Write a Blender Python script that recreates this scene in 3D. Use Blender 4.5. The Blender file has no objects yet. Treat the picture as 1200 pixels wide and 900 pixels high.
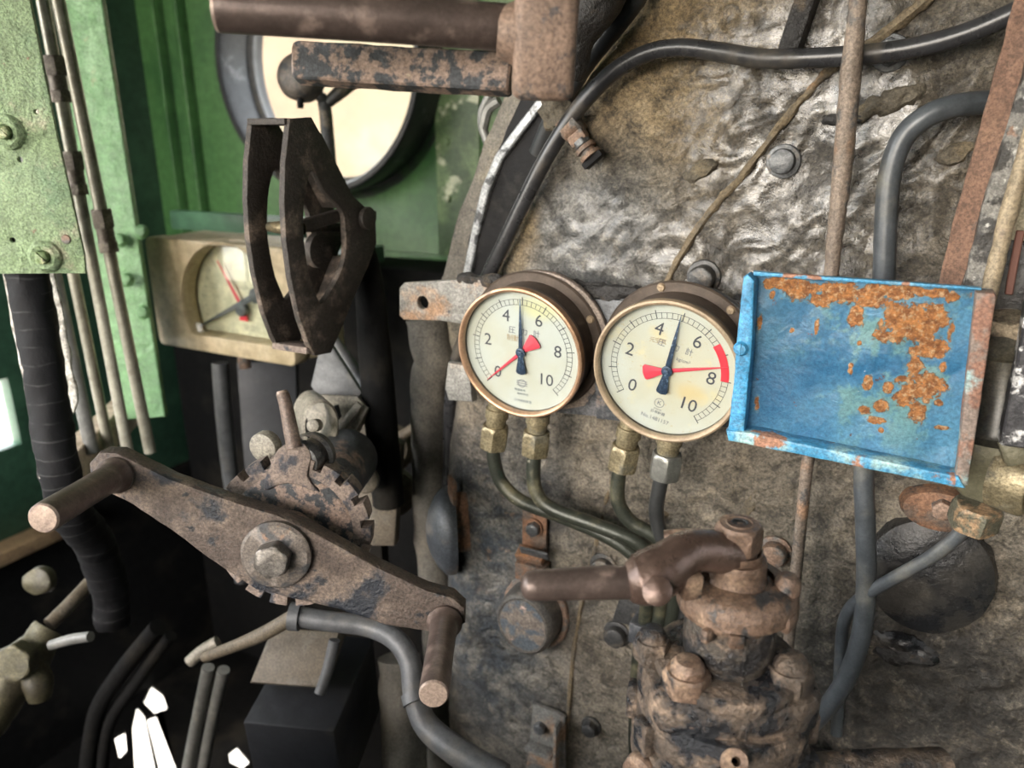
import bpy, bmesh, math, random
from mathutils import Vector, Matrix, noise
random.seed(7)
C = bpy.context.scene.collection
PI = math.pi
rad = math.radians
# ------------------------------------------------------------------ camera
PITCH = rad(18.0)
F = 900.0
CAM = Vector((0, 0, 1.55))
RT = Vector((1, 0, 0)); FW = Vector((0, math.cos(PITCH), -math.sin(PITCH))); UP = Vector((0, math.sin(PITCH), math.cos(PITCH)))
cd = bpy.data.cameras.new('camera'); cam = bpy.data.objects.new('camera', cd); C.objects.link(cam)
cam.location = CAM; cam.rotation_euler = (PI/2 - PITCH, 0, 0)
cd.sensor_width = 36; cd.lens = 27; cd.clip_start = .02; cd.clip_end = 200
cd.dof.use_dof = True; cd.dof.focus_distance = .61; cd.dof.aperture_fstop = 5.6
bpy.context.scene.camera = cam

def W(px, py, d):
    return CAM + RT*((px-600)/F*d) + UP*((450-py)/F*d) + FW*d
def ray(px, py):
    return (RT*((px-600)/F) + UP*((450-py)/F) + FW)
A = rad(27)
NB = Vector((-math.sin(A), -math.cos(A), 0)); UB = Vector((math.cos(A), -math.sin(A), 0)); Z = Vector((0, 0, 1))
P0 = W(608, 413, .82)
P1 = W(385, 90, 1.62)
def hit(px, py, P, off=0.0):
    d = ray(px, py); t = ((P-CAM).dot(NB)+off)/d.dot(NB)
    return CAM + d*t
def BHP(px, py, off=0.0): return hit(px, py, P0, off)      # on the boiler backhead
def FWP(px, py, off=0.0): return hit(px, py, P1, off)      # on the cab front wall
def frame(p, x, y, z, roll=0):
    m = Matrix((x, y, z)).transposed().to_4x4(); m.translation = p
    return m @ Matrix.Rotation(roll, 4, 'Z')
def BF(px, py, off=0, roll=0): return frame(BHP(px, py, off), UB, Z, NB, roll)
def WF(p, roll=0): return frame(p, UB, Z, NB, roll)
def T(x=0, y=0, z=0): return Matrix.Translation((x, y, z))
def RX(a): return Matrix.Rotation(a, 4, 'X')
def RY(a): return Matrix.Rotation(a, 4, 'Y')
def RZ(a): return Matrix.Rotation(a, 4, 'Z')
def look(p, zdir, hint=Vector((0, 0, 1))):
    z = zdir.normalized(); x = hint.cross(z)
    if x.length < 1e-4: x = Vector((1, 0, 0))
    x.normalize(); y = z.cross(x)
    return frame(p, x, y, z)

# ------------------------------------------------------------------ materials
class NT:
    def __init__(s, name):
        s.m = bpy.data.materials.new(name); s.m.use_nodes = True
        s.t = s.m.node_tree; s.t.nodes.clear()
        s.out = s.t.nodes.new('ShaderNodeOutputMaterial')
        s.b = s.t.nodes.new('ShaderNodeBsdfPrincipled'); s.t.links.new(s.b.outputs[0], s.out.inputs[0])
        s.tc = s.t.nodes.new('ShaderNodeTexCoord').outputs['Object']
    def n(s, ty): return s.t.nodes.new(ty)
    def put(s, sock, v):
        if isinstance(v, bpy.types.NodeSocket): s.t.links.new(v, sock)
        elif v is not None:
            if isinstance(v, (tuple, list)) and len(v) == 3 and sock.type == 'RGBA': v = (*v, 1)
            sock.default_value = v
    def noise(s, sc, det=5, ro=.6, dist=0, vec=None, col=False):
        n = s.n('ShaderNodeTexNoise'); s.put(n.inputs['Vector'], vec or s.tc)
        n.inputs['Scale'].default_value = sc; n.inputs['Detail'].default_value = det
        n.inputs['Roughness'].default_value = ro; n.inputs['Distortion'].default_value = dist
        return n.outputs['Color' if col else 'Fac']
    def voro(s, sc, feat='F1', vec=None, out='Distance'):
        n = s.n('ShaderNodeTexVoronoi'); n.feature = feat; s.put(n.inputs['Vector'], vec or s.tc)
        n.inputs['Scale'].default_value = sc; return n.outputs[out]
    def ss(s, v, lo, hi):
        n = s.n('ShaderNodeMapRange'); n.interpolation_type = 'SMOOTHSTEP'
        s.put(n.inputs[0], v); n.inputs[1].default_value = lo; n.inputs[2].default_value = hi
        return n.outputs[0]
    def mr(s, v, a, b):
        n = s.n('ShaderNodeMapRange'); s.put(n.inputs[0], v); n.inputs[3].default_value = a; n.inputs[4].default_value = b
        return n.outputs[0]
    def math(s, op, a, b=None):
        n = s.n('ShaderNodeMath'); n.operation = op; s.put(n.inputs[0], a); s.put(n.inputs[1], b); return n.outputs[0]
    def mix(s, f, a, b, bl='MIX'):
        n = s.n('ShaderNodeMix'); n.data_type = 'RGBA'; n.blend_type = bl
        s.put(n.inputs[0], f); s.put(n.inputs[6], a); s.put(n.inputs[7], b); return n.outputs[2]
    def warp(s, sc, amt):
        n = s.noise(sc, 3, .5, col=True)
        v = s.n('ShaderNodeVectorMath'); v.operation = 'MULTIPLY_ADD'
        s.put(v.inputs[0], n); v.inputs[1].default_value = (amt,)*3; s.put(v.inputs[2], s.tc); return v.outputs[0]
    def dist(s, p, vec=None, scale=(1, 1, 1)):
        v = s.n('ShaderNodeVectorMath'); v.operation = 'SUBTRACT'; s.put(v.inputs[0], vec or s.tc); v.inputs[1].default_value = p
        m = s.n('ShaderNodeVectorMath'); m.operation = 'MULTIPLY'; s.put(m.inputs[0], v.outputs[0]); m.inputs[1].default_value = scale
        l = s.n('ShaderNodeVectorMath'); l.operation = 'LENGTH'; s.put(l.inputs[0], m.outputs[0]); return l.outputs['Value']
    def bump(s, h, st, dist, nrm=None):
        n = s.n('ShaderNodeBump'); n.inputs['Strength'].default_value = st; n.inputs['Distance'].default_value = dist
        s.put(n.inputs['Height'], h)
        if nrm: s.put(n.inputs['Normal'], nrm)
        return n.outputs[0]
    def fin(s, col, rough, metal=0, nrm=None, spec=.5, coat=0):
        s.put(s.b.inputs['Base Color'], col); s.put(s.b.inputs['Roughness'], rough); s.put(s.b.inputs['Metallic'], metal)
        s.b.inputs['Specular IOR Level'].default_value = spec
        s.b.inputs['Coat Weight'].default_value = coat
        if nrm: s.put(s.b.inputs['Normal'], nrm)
        return s.m

def grime(name, base, layers=(), rough=.55, rvar=.2, metal=0, bump=.35, bsc=180, bd=.002, spec=.5, coarse=0, csc=25, coat=0, sp=420, spk=1):
    """paint or bare metal with blotches; layers = (colour, scale, lo, hi[, rough])"""
    s = NT(name); w = s.warp(14, .02)
    v0 = s.noise(60, 6, .65)
    col = s.mix(s.ss(v0, .3, .7), tuple(c*.78 for c in base), tuple(min(1, c*1.2) for c in base))
    r = s.mr(s.noise(45, 5, .6), rough-rvar, rough+rvar)
    me = metal; h = s.noise(bsc, 6, .65)
    for L in layers:
        c, sc, lo, hi = L[:4]
        f = s.ss(s.noise(sc, 7, .62, vec=w), lo, hi)
        c2 = s.mix(s.noise(sc*6, 4, .7), tuple(x*.65 for x in c), tuple(min(1, x*1.3) for x in c))
        col = s.mix(f, col, c2)
        if len(L) > 4: r = s.math('ADD', s.math('MULTIPLY', r, s.math('SUBTRACT', 1.0, f)), s.math('MULTIPLY', f, float(L[4])))
        if metal:
            me = s.math('MULTIPLY', s.math('SUBTRACT', 1.0, f), me)
    f1 = s.noise(sp, 3, .75); col = s.mix(s.ss(f1, .30, .70), s.mix(1.0, col, (1-.42*spk,)*3, 'MULTIPLY'), s.mix(1.0, col, (1+.35*spk, 1+.34*spk, 1+.32*spk), 'MULTIPLY')) if spk else col
    nr = None
    if coarse: nr = s.bump(s.noise(csc, 6, .6), coarse, .01)
    nr = s.bump(h, bump, bd, nr)
    return s.fin(col, r, me, nr, spec, coat)

M = {}
RUST = (.23, .105, .06); DUST = (.36, .27, .19); TAN = (.52, .40, .27); TAR = (.018, .018, .019)
M['rust_iron'] = grime('rust_iron', (.10, .07, .055), [((.20, .15, .115), 24, .45, .68), ((.03, .03, .035), 30, .60, .72)], .5, .12, .25, .5, 260, .0015)
M['grip'] = grime('grip', (.105, .078, .068), [((.17, .125, .105), 60, .5, .7)], .36, .06, .5, .35, 420, .0007, spk=.3)
M['grip_end'] = grime('grip_end', (.27, .205, .165), [((.16,.11,.09), 90, .5, .65)], .5, .1, .35, .2, 300, .001, spk=.6)
M['rust_block'] = grime('rust_block', (.20, .135, .10), [((.045, .045, .05), 44, .54, .62), ((.32, .225, .155), 34, .54, .7)], .6, .1, .1, .5, 200, .002)
M['mottle'] = grime('mottle', (.03, .033, .037), [((.22, .155, .12), 85, .45, .54), ((.33, .27, .18), 60, .66, .74)], .6, .1, 0, .6, 160, .002)
M['crank'] = grime('crank', (.075, .056, .046), [((.185, .142, .112), 18, .44, .64, .8), ((.012, .015, .022), 17, .53, .62, .35), ((.012,.013,.016), 60, .60, .66, .4)], .55, .12, .2, .9, 300, .002)
M['sector'] = grime('sector', (.036, .029, .024), [((.15, .115, .09), 40, .5, .7, .7)], .55, .12, .15, .8, 260, .002)
M['crank_dark'] = grime('crank_dark', (.05, .055, .06), [((.30, .21, .16), 20, .5, .62, .8)], .55, .12, .2, .7, 260, .0018)
M['pinkdust'] = grime('pinkdust', (.175, .135, .112), [((.035, .036, .044), 50, .50, .60), ((.30, .245, .21), 34, .6, .72)], .75, .1, 0, .8, 260, .0018)
M['washer'] = grime('washer', (.13, .11, .095), [((.05, .05, .052), 60, .48, .62), ((.27, .15, .09), 36, .62, .72)], .5, .12, .3, .5, 300, .0012)
M['nut_grey'] = grime('nut_grey', (.12, .11, .10), [((.21, .185, .155), 60, .5, .7)], .36, .1, .5, .4, 200, .001)
M['valve'] = grime('valve', (.095, .073, .056), [((.27, .195, .14), 34, .44, .64, .75), ((.010, .011, .014), 30, .42, .56, .25), ((.32, .21, .14), 26, .62, .74, .8)], .42, .15, .15, 1, 170, .004, coarse=.4, csc=60)
M['valve_black'] = grime('valve_black', (.020, .019, .020), [((.15, .11, .08), 40, .50, .66, .75), ((.06, .05, .04), 60, .5, .6), ((.28, .20, .13), 24, .64, .74, .8)], .30, .12, .15, 1, 150, .004, coarse=.4, csc=60)
M['valve_rust'] = grime('valve_rust', (.145, .095, .068), [((.27, .185, .125), 30, .50, .64, .75), ((.03, .028, .028), 38, .56, .64, .3)], .40, .12, .25, .8, 190, .002)
M['valve_handle'] = grime('valve_handle', (.10, .066, .053), [((.18, .125, .10), 30, .52, .7, .45)], .28, .07, .5, .4, 300, .001, spk=.3)
M['black_pipe'] = grime('black_pipe', (.035, .036, .036), [((.13, .12, .085), 25, .56, .72, .6), ((.05, .085, .07), 30, .62, .7)], .36, .1, .2, .35, 220, .001, spk=.3)
M['olive_pipe'] = grime('olive_pipe', (.036, .040, .031), [((.12, .11, .065), 18, .5, .66, .6), ((.03, .075, .06), 22, .62, .7), ((.3, .28, .22), 70, .68, .74)], .36, .1, .3, .4, 260, .001, spk=.5)
M['cable'] = grime('cable', (.032, .032, .034), [((.12, .10, .075), 12, .52, .72, .7)], .28, .06, 0, .15, 160, .0008, spk=.3)
M['grey_cable'] = grime('grey_cable', (.070, .078, .086), [((.19, .18, .15), 10, .5, .7, .6)], .35, .08, .1, .2, 160, .0008, spk=.3)
M['dark_conduit'] = grime('dark_conduit', (.028, .03, .032), [((.10, .09, .075), 16, .5, .7)], .4, .1, 0, .4, 180, .001, spk=.3)
M['rusty_rod'] = grime('rusty_rod', (.21, .165, .13), [((.33, .20, .125), 26, .56, .7), ((.10, .095, .09), 50, .54, .64), ((.42, .37, .30), 70, .62, .74)], .6, .1, .1, .7, 260, .0016)
M['dark_rod'] = grime('dark_rod', (.11, .095, .08), [((.24, .2, .16), 50, .5, .68)], .55, .1, .15, .6, 260, .0014)
M['brass_dirty'] = grime('brass_dirty', (.25, .21, .13), [((.11, .10, .07), 34, .5, .64, .6), ((.42, .37, .27), 50, .60, .72)], .36, .1, .55, .5, 150, .0014)
M['steel_nut'] = grime('steel_nut', (.22, .22, .20), [((.12, .115, .095), 40, .55, .7)], .34, .08, .6, .35, 150, .001, spk=.3)
M['copper_rim'] = grime('copper_rim', (.42, .26, .16), [((.22, .15, .10), 40, .55, .7), ((.56, .44, .30), 30, .62, .75)], .36, .08, .55, .25, 200, .0006, spk=.3)
M['tan_rim'] = grime('tan_rim', (.33, .25, .165), [((.20, .14, .09), 30, .55, .68), ((.46, .36, .24), 26, .62, .74)], .5, .08, .25, .3, 200, .0006, spk=.3)
M['gauge_body'] = grime('gauge_body', (.07, .052, .04), [((.2, .15, .1), 30, .58, .75)], .42, .1, .3, .3, 200, .0008, spk=.3)
M['gauge_flange'] = grime('gauge_flange', (.13, .115, .095), [((.2, .17, .13), 30, .5, .7)], .6, .1, .1, .3, 200, .0008)
M['mount_plate'] = grime('mount_plate', (.065, .07, .078), [((.16, .16, .17), 30, .5, .64), ((.30, .22, .17), 24, .62, .74)], .4, .1, .2, .6, 150, .0015)
M['mount_pink'] = grime('mount_pink', (.235, .19, .16), [((.085, .085, .092), 50, .54, .64), ((.34, .29, .25), 40, .6, .7)], .6, .1, .1, .7, 200, .0016)
M['bracket'] = grime('bracket', (.22, .215, .20), [((.32, .20, .125), 20, .5, .62, .8), ((.34, .27, .21), 30, .54, .68), ((.06, .06, .068), 46, .60, .68)], .5, .1, .3, .8, 160, .002)
M['tar_lump'] = grime('tar_lump', (.03, .028, .027), [((.12, .09, .06), 40, .55, .7)], .45, .15, 0, 1, 90, .006, coarse=.6, csc=50)
M['bolt_dark'] = grime('bolt_dark', (.06, .06, .06), [((.15, .125, .095), 40, .5, .66)], .42, .1, .35, .5, 200, .0014)
M['bolt_grey'] = grime('bolt_grey', (.115, .12, .125), [((.2, .155, .115), 50, .56, .7)], .36, .1, .4, .5, 200, .0014)
M['bolt_rust'] = grime('bolt_rust', (.24, .16, .115), [((.13, .12, .11), 60, .48, .6)], .6, .1, .2, .7, 200, .0014)
M['orange_rust'] = grime('orange_rust', (.22, .115, .065), [((.12, .09, .07), 40, .44, .60), ((.05, .047, .047), 55, .57, .66), ((.36,.16,.06), 26, .62,.7)], .7, .1, 0, .8, 200, .002)
M['cover_dark'] = grime('cover_dark', (.06, .066, .075), [((.30, .16, .085), 16, .56, .68, .8), ((.12, .105, .09), 20, .48, .68, .6)], .36, .1, .15, .5, 200, .0014)
M['drum_cover'] = grime('drum_cover', (.095, .088, .080), [((.17, .145, .12), 30, .5, .66), ((.045, .05, .06), 24, .54, .66)], .4, .1, .2, .6, 200, .0016)
M['cover_face'] = grime('cover_face', (.15, .125, .105), [((.07, .085, .10), 60, .45, .56), ((.42, .30, .25), 70, .62, .7)], .65, .1, .05, .7, 200, .0018)
M['cover_brown'] = grime('cover_brown', (.045, .042, .038), [((.095, .085, .07), 16, .5, .72), ((.014, .015, .017), 12, .44, .60, .25), ((.22, .11, .06), 18, .68, .76)], .32, .12, .15, .6, 160, .002, spk=.6)
M['green_light'] = grime('green_light', (.25, .34, .185), [((.40, .40, .27), 34, .56, .70), ((.17, .27, .15), 14, .5, .7), ((.30, .21, .14), 110, .66, .72)], .5, .08, 0, .9, 230, .0045, coarse=.5, csc=70)
M['green_post'] = grime('green_post', (.13, .27, .115), [((.22, .38, .20), 22, .5, .68), ((.07, .21, .16), 9, .66, .76), ((.30, .29, .17), 24, .64, .72)], .4, .08, 0, .6, 120, .004, coarse=.4, csc=50, spk=.6)
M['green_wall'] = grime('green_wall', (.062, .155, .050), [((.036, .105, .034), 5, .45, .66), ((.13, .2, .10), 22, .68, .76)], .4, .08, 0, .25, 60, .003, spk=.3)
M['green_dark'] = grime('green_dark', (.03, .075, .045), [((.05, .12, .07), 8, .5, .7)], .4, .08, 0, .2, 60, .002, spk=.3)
M['beige_box'] = grime('beige_box', (.46, .37, .235), [((.36, .29, .17), 12, .5, .7), ((.58, .49, .33), 16, .58, .72)], .5, .08, 0, .2, 90, .001, spk=.3)
M['beige_grey'] = grime('beige_grey', (.36, .31, .24), [((.2, .17, .13), 16, .5, .7)], .5, .08, 0, .2, 90, .001)
M['cream_dial'] = grime('cream_dial', (.62, .58, .40), [((.48, .44, .28), 14, .56, .74)], .7, .05, 0, .05, spk=.3)
M['pale_pipe'] = grime('pale_pipe', (.33, .315, .255), [((.18, .165, .13), 26, .54, .7)], .34, .08, .25, .25, 120, .0008, spk=.3)
M['grey_pipe'] = grime('grey_pipe', (.17, .17, .16), [((.3, .28, .23), 16, .52, .7)], .4, .08, .25, .3, 120, .0008, spk=.3)
M['pipe_fitting'] = grime('pipe_fitting', (.16, .135, .11), [((.36, .32, .26), 30, .5, .66)], .5, .1, .25, .4, 150, .001)
M['lagging'] = grime('lagging', (.10, .092, .078), [((.17, .15, .12), 12, .45, .66), ((.045, .045, .045), 26, .6, .72)], .75, .1, 0, .7, 120, .003)
M['band_metal'] = grime('band_metal', (.15, .135, .112), [((.24, .21, .155), 20, .5, .64), ((.06, .06, .056), 34, .58, .68)], .6, .1, .1, .8, 110, .003)
M['black_metal'] = grime('black_metal', (.006, .006, .007), [((.022, .021, .020), 30, .55, .7)], .62, .08, .0, .6, 150, .002, spec=.25, spk=.3)
M['soot'] = grime('soot', (.006, .006, .006), [((.018, .016, .013), 8, .5, .7)], .8, .1, 0, .6, 60, .004, spec=.12, spk=.3)
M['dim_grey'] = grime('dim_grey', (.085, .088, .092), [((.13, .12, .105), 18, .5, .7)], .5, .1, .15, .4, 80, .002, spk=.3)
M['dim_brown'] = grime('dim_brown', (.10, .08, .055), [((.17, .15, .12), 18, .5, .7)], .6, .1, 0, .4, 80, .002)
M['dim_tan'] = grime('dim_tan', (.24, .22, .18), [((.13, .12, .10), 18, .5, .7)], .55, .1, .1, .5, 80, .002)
M['dim_black'] = grime('dim_black', (.014, .015, .018), [((.03, .028, .025), 18, .55, .7)], .5, .1, .1, .3, 80, .002, spk=.3)  # clutter grime, with the low corner's shade darkened into the colour
M['dirty_shaded_brass'] = grime('dirty_shaded_brass', (.085, .077, .045), [((.04, .034, .02), 24, .44, .60)], .5, .1, .3, .5, 80, .002)  # filthy brass, darkened further for the shade it stands in
M['olive_block'] = grime('olive_block', (.13, .122, .078), [((.175, .165, .118), 12, .45, .66), ((.085, .08, .055), 46, .60, .72)], .42, .1, .3, .5, 300, .0012, spk=.3)
M['fitting_rust'] = grime('fitting_rust', (.13, .125, .09), [((.32, .21, .12), 60, .5, .6), ((.13, .19, .17), 20, .66, .74)], .5, .1, .3, .6, 220, .0014)
M['red_iron'] = grime('red_iron', (.17, .095, .063), [((.24, .14, .09), 20, .5, .68), ((.08, .07, .06), 30, .58, .66)], .7, .1, 0, .7, 160, .002)
M['flaky'] = grime('flaky', (.22, .21, .19), [((.045, .042, .038), 40, .46, .53, .4), ((.26, .15, .10), 22, .60, .66, .8), ((.5,.49,.45), 60, .62, .68)], .45, .1, .1, 1, 90, .004)
M['white_flake'] = grime('white_flake', (.05, .05, .055), [((.62, .62, .62), 60, .50, .57, .5)], .4, .1, .1, .6, 160, .002)
M['tan_rod'] = grime('tan_rod', (.30, .24, .16), [((.18, .13, .10), 40, .54, .66)], .6, .1, .1, .6, 200, .0016)
M['tan_crust'] = grime('tan_crust', (.38, .31, .22), [((.16, .12, .09), 40, .52, .64)], .8, .08, 0, 1, 120, .006)
M['dark_glass'] = grime('dark_glass', (.03, .03, .027), [((.08, .075, .06), 8, .5, .7)], .16, .05, 0, .05, 30, .001)
M['brown_drum'] = grime('brown_drum', (.035, .033, .026), [((.09, .082, .06), 12, .5, .7)], .35, .08, .2, .2, 90, .001)
M['cream_panel'] = grime('cream_panel', (.55, .49, .35), [((.46, .40, .28), 10, .5, .7)], .6, .1, 0, .1)
M['wood'] = grime('wood', (.30, .20, .11), [((.16, .10, .06), 16, .5, .66)], .6, .1, 0, .4, 60, .002)
M['wood_pale'] = grime('wood_pale', (.55, .46, .36), [((.34, .27, .2), 16, .5, .66)], .6, .1, 0, .4, 60, .002)
M['white_fray'] = grime('white_fray', (.60, .58, .53), [((.3, .28, .24), 50, .5, .6)], .8, .1, 0, .8, 200, .003)
M['gravel'] = grime('gravel', (.50, .47, .42), [((.35, .32, .28), 8, .5, .66)], .9, .05, 0, .5, 20, .02)
M['plaster_cream'] = grime('plaster_cream', (.105, .087, .056), [((.11, .08, .052), .5, .5, .6), ((.095, .09, .075), .7, .58, .7)], .9, .05, 0, .1, spk=0)
M['steel_pointer'] = grime('steel_pointer', (.045, .07, .12), [((.22, .32, .44), 300, .56, .68, .5)], .35, .06, .3, .2, 400, .0005)
M['black_pointer'] = grime('black_pointer', (.025, .03, .045), [((.2, .24, .3), 260, .62, .7)], .4, .06, .1, .1)
def flat(name, c, r=.6, metal=0):
    s = NT(name); return s.fin(s.mix(s.noise(120, 3), tuple(x*.92 for x in c), tuple(min(1, x*1.06) for x in c)), r, metal)
M['ink'] = flat('ink', (.055, .055, .07), .7)
M['ink_grey'] = flat('ink_grey', (.16, .16, .19), .7)
M['ink_faint'] = flat('ink_faint', (.24, .26, .28), .7)
M['ink_brown'] = flat('ink_brown', (.36, .26, .15), .7)
M['red_pointer'] = flat('red_pointer', (.60, .045, .075), .5)
M['red_paint'] = flat('red_paint', (.72, .03, .05), .5)
M['rust_red_paint'] = flat('rust_red_paint', (.17, .075, .055), .7)
M['label_white'] = flat('label_white', (.62, .60, .55), .6)

def dial_mat(name, stain):
    s = NT(name); w = s.warp(60, .006)
    col = s.mix(s.ss(s.noise(18, 3), .35, .7), (.47, .48, .45), (.445, .43, .355))
    if stain:
        col = s.mix(s.math('MULTIPLY', s.ss(s.noise(32, 5, .6, vec=w), .55, .70), .6), col, (.66, .55, .28))
        # the yellowed upper right of this dial, and its specks of rust
        col = s.mix(s.math('MULTIPLY', s.ss(s.dist((.02, .01, 0), vec=w), .075, .0), .55), col, (.53, .46, .30))
        col = s.mix(s.math('MULTIPLY', s.ss(s.noise(330, 4, .7), .62, .70), .75), col, (.42, .30, .16))
        col = s.mix(s.math('MULTIPLY', s.ss(s.dist((.027, -.011, 0), vec=w, scale=(.6, 1, 1)), .014, .004), .55), col, (.55, .38, .13))
        col = s.mix(s.math('MULTIPLY', s.ss(s.dist((-.014, .032, 0), vec=w, scale=(.7, 1, 1)), .010, .003), .5), col, (.60, .45, .17))
    else:
        col = s.mix(s.math('MULTIPLY', s.ss(s.dist((.02, .048, 0), vec=w, scale=(.7, 1.4, 1)), .022, .006), .6), col, (.56, .53, .24))
        col = s.mix(s.math('MULTIPLY', s.ss(s.noise(300, 4, .7), .66, .74), .4), col, (.5, .45, .36))
    return s.fin(col, .55, 0, None, .4)
M['dial_clean'] = dial_mat('dial_clean', False)
M['dial_stained'] = dial_mat('dial_stained', True)

def glass_mat():
    m = bpy.data.materials.new('dial_glass'); m.use_nodes = True; t = m.node_tree; t.nodes.clear()
    o = t.nodes.new('ShaderNodeOutputMaterial'); mx = t.nodes.new('ShaderNodeMixShader')
    tr = t.nodes.new('ShaderNodeBsdfTransparent'); tr.inputs[0].default_value = (.97, .985, .98, 1)
    gl = t.nodes.new('ShaderNodeBsdfGlossy'); gl.inputs['Roughness'].default_value = .06
    lw = t.nodes.new('ShaderNodeLayerWeight'); lw.inputs[0].default_value = .5
    pw = t.nodes.new('ShaderNodeMath'); pw.operation = 'POWER'; pw.inputs[1].default_value = 4; t.links.new(lw.outputs['Facing'], pw.inputs[0])
    fr = t.nodes.new('ShaderNodeMath'); fr.operation = 'MULTIPLY_ADD'; fr.inputs[1].default_value = .8; fr.inputs[2].default_value = .035; t.links.new(pw.outputs[0], fr.inputs[0])
    t.links.new(fr.outputs[0], mx.inputs[0]); t.links.new(tr.outputs[0], mx.inputs[1]); t.links.new(gl.outputs[0], mx.inputs[2])
    t.links.new(mx.outputs[0], o.inputs[0]); return m
M['glass'] = glass_mat()

# ------------------------------------------------------------------ mesh builder
class G:
    def __init__(s, Minv=None):
        s.bm = bmesh.new(); s.pre = Minv
    def add(s, tmp, Mx=None):
        Mx = Mx or Matrix.Identity(4)
        if s.pre: Mx = s.pre @ Mx
        mp = {v: s.bm.verts.new(Mx @ v.co) for v in tmp.verts}
        for f in tmp.faces:
            try: s.bm.faces.new([mp[v] for v in f.verts])
            except ValueError: pass
        tmp.free(); return s
    def box(s, x, y, z, Mx=None, bev=0, seg=2):
        t = bmesh.new(); bmesh.ops.create_cube(t, size=1); bmesh.ops.scale(t, vec=(x, y, z), verts=t.verts)
        if bev: bmesh.ops.bevel(t, geom=t.edges[:], offset=bev, segments=seg, affect='EDGES', profile=.5)
        return s.add(t, Mx)
    def lathe(s, prof, Mx=None, seg=40, sweep=2*PI):
        t = bmesh.new(); full = abs(sweep-2*PI) < 1e-6; n = seg if full else seg+1; rings = []
        for r, z in prof:
            if r < 1e-7: rings.append([t.verts.new((0, 0, z))])
            else: rings.append([t.verts.new((r*math.cos(sweep*k/seg), r*math.sin(sweep*k/seg), z)) for k in range(n)])
        for a, b in zip(rings, rings[1:]):
            for k in range(seg):
                k2 = (k+1) % n
                if len(a) == 1 and len(b) == 1: continue
                if len(a) == 1: t.faces.new((a[0], b[k2], b[k]))
                elif len(b) == 1: t.faces.new((a[k], a[k2], b[0]))
                else: t.faces.new((a[k], a[k2], b[k2], b[k]))
        bmesh.ops.recalc_face_normals(t, faces=t.faces[:])
        return s.add(t, Mx)
    def cyl(s, r, h, Mx=None, seg=28, bev=.0, r2=None):
        r2 = r if r2 is None else r2; b = bev
        if b: p = [(0, 0), (r-b, 0), (r-b*.3, b*.3), (r, b), (r2, h-b), (r2-b*.3, h-b*.3), (r2-b, h), (0, h)]
        else: p = [(0, 0), (r, 0), (r2, h), (0, h)]
        return s.lathe(p, Mx, seg)
    def hexa(s, r, h, Mx=None, dome=.0, n=6):
        """hex nut or bolt head, flat at z=0, with a rounded chamfer on top"""
        t = bmesh.new(); c = math.cos(PI/n); lev = []
        def ring(z, lim):
            out = []
            for k in range(n*6):
                a = 2*PI*k/(n*6); d = ((a+PI/n) % (2*PI/n))-PI/n
                rr = r*c/math.cos(d); out.append(t.verts.new((min(rr, lim)*math.cos(a), min(rr, lim)*math.sin(a), z)))
            return out
        zs = [(0, r*.93), (h*.1, r), (h*.80, r), (h*.93, r*.93), (h, r*.84)]
        rs = [ring(z, l) for z, l in zs]
        for a, b in zip(rs, rs[1:]):
            for k in range(n*6): t.faces.new((a[k], a[(k+1) % (n*6)], b[(k+1) % (n*6)], b[k]))
        t.faces.new(rs[0][::-1])
        if dome: 
            cen = t.verts.new((0, 0, h+dome)); mid = [t.verts.new((v.co.x*.6, v.co.y*.6, h+dome*.7)) for v in rs[-1]]
            for k in range(n*6):
                k2 = (k+1) % (n*6); t.faces.new((rs[-1][k], rs[-1][k2], mid[k2], mid[k])); t.faces.new((mid[k], mid[k2], cen))
        else: t.faces.new(rs[-1])
        return s.add(t, Mx)
    def tube(s, pts, r, seg=14, res=6, caps=True, flatn=None):
        pts = [Vector(p) for p in pts]; rr = r if isinstance(r, (list, tuple)) else [r]*len(pts)
        P, R = [], []
        if len(pts) == 2: P, R = pts, list(rr)
        else:
            for i in range(len(pts)-1):
                a, b, c, d = pts[max(i-1, 0)], pts[i], pts[i+1], pts[min(i+2, len(pts)-1)]
                for k in range(res):
                    t = k/res
                    P.append(.5*((2*b)+(c-a)*t+(2*a-5*b+4*c-d)*t*t+(3*b-a-3*c+d)*t**3)); R.append(rr[i]*(1-t)+rr[i+1]*t)
            P.append(pts[-1]); R.append(rr[-1])
        t = bmesh.new(); tan = [(P[min(i+1, len(P)-1)]-P[max(i-1, 0)]).normalized() for i in range(len(P))]
        u = tan[0].orthogonal().normalized(); rings = []
        for i, p in enumerate(P):
            u = (u - tan[i]*u.dot(tan[i])).normalized(); v = tan[i].cross(u)
            rings.append([t.verts.new(p+(u*math.cos(2*PI*k/seg)+v*math.sin(2*PI*k/seg))*R[i]) for k in range(seg)])
        for a, b in zip(rings, rings[1:]):
            for k in range(seg): t.faces.new((a[k], a[(k+1) % seg], b[(k+1) % seg], b[k]))
        if caps: t.faces.new(rings[0][::-1]); t.faces.new(rings[-1])
        return s.add(t)
    def strip(s, pts, wdir, w, h):
        """a flat bar following world points; wdir across it, h its thickness"""
        t = bmesh.new(); pts = [Vector(p) for p in pts]; rings = []
        for i, p in enumerate(pts):
            tn = (pts[min(i+1, len(pts)-1)]-pts[max(i-1, 0)]).normalized()
            wd = (wdir-tn*wdir.dot(tn)).normalized(); nn = tn.cross(wd); ww = w[i] if isinstance(w, (list, tuple)) else w
            rings.append([t.verts.new(p+wd*a*ww/2+nn*b*h/2) for a, b in ((-1, -1), (1, -1), (1, 1), (-1, 1))])
        for a, b in zip(rings, rings[1:]):
            for k in range(4): t.faces.new((a[k], a[(k+1) % 4], b[(k+1) % 4], b[k]))
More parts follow.
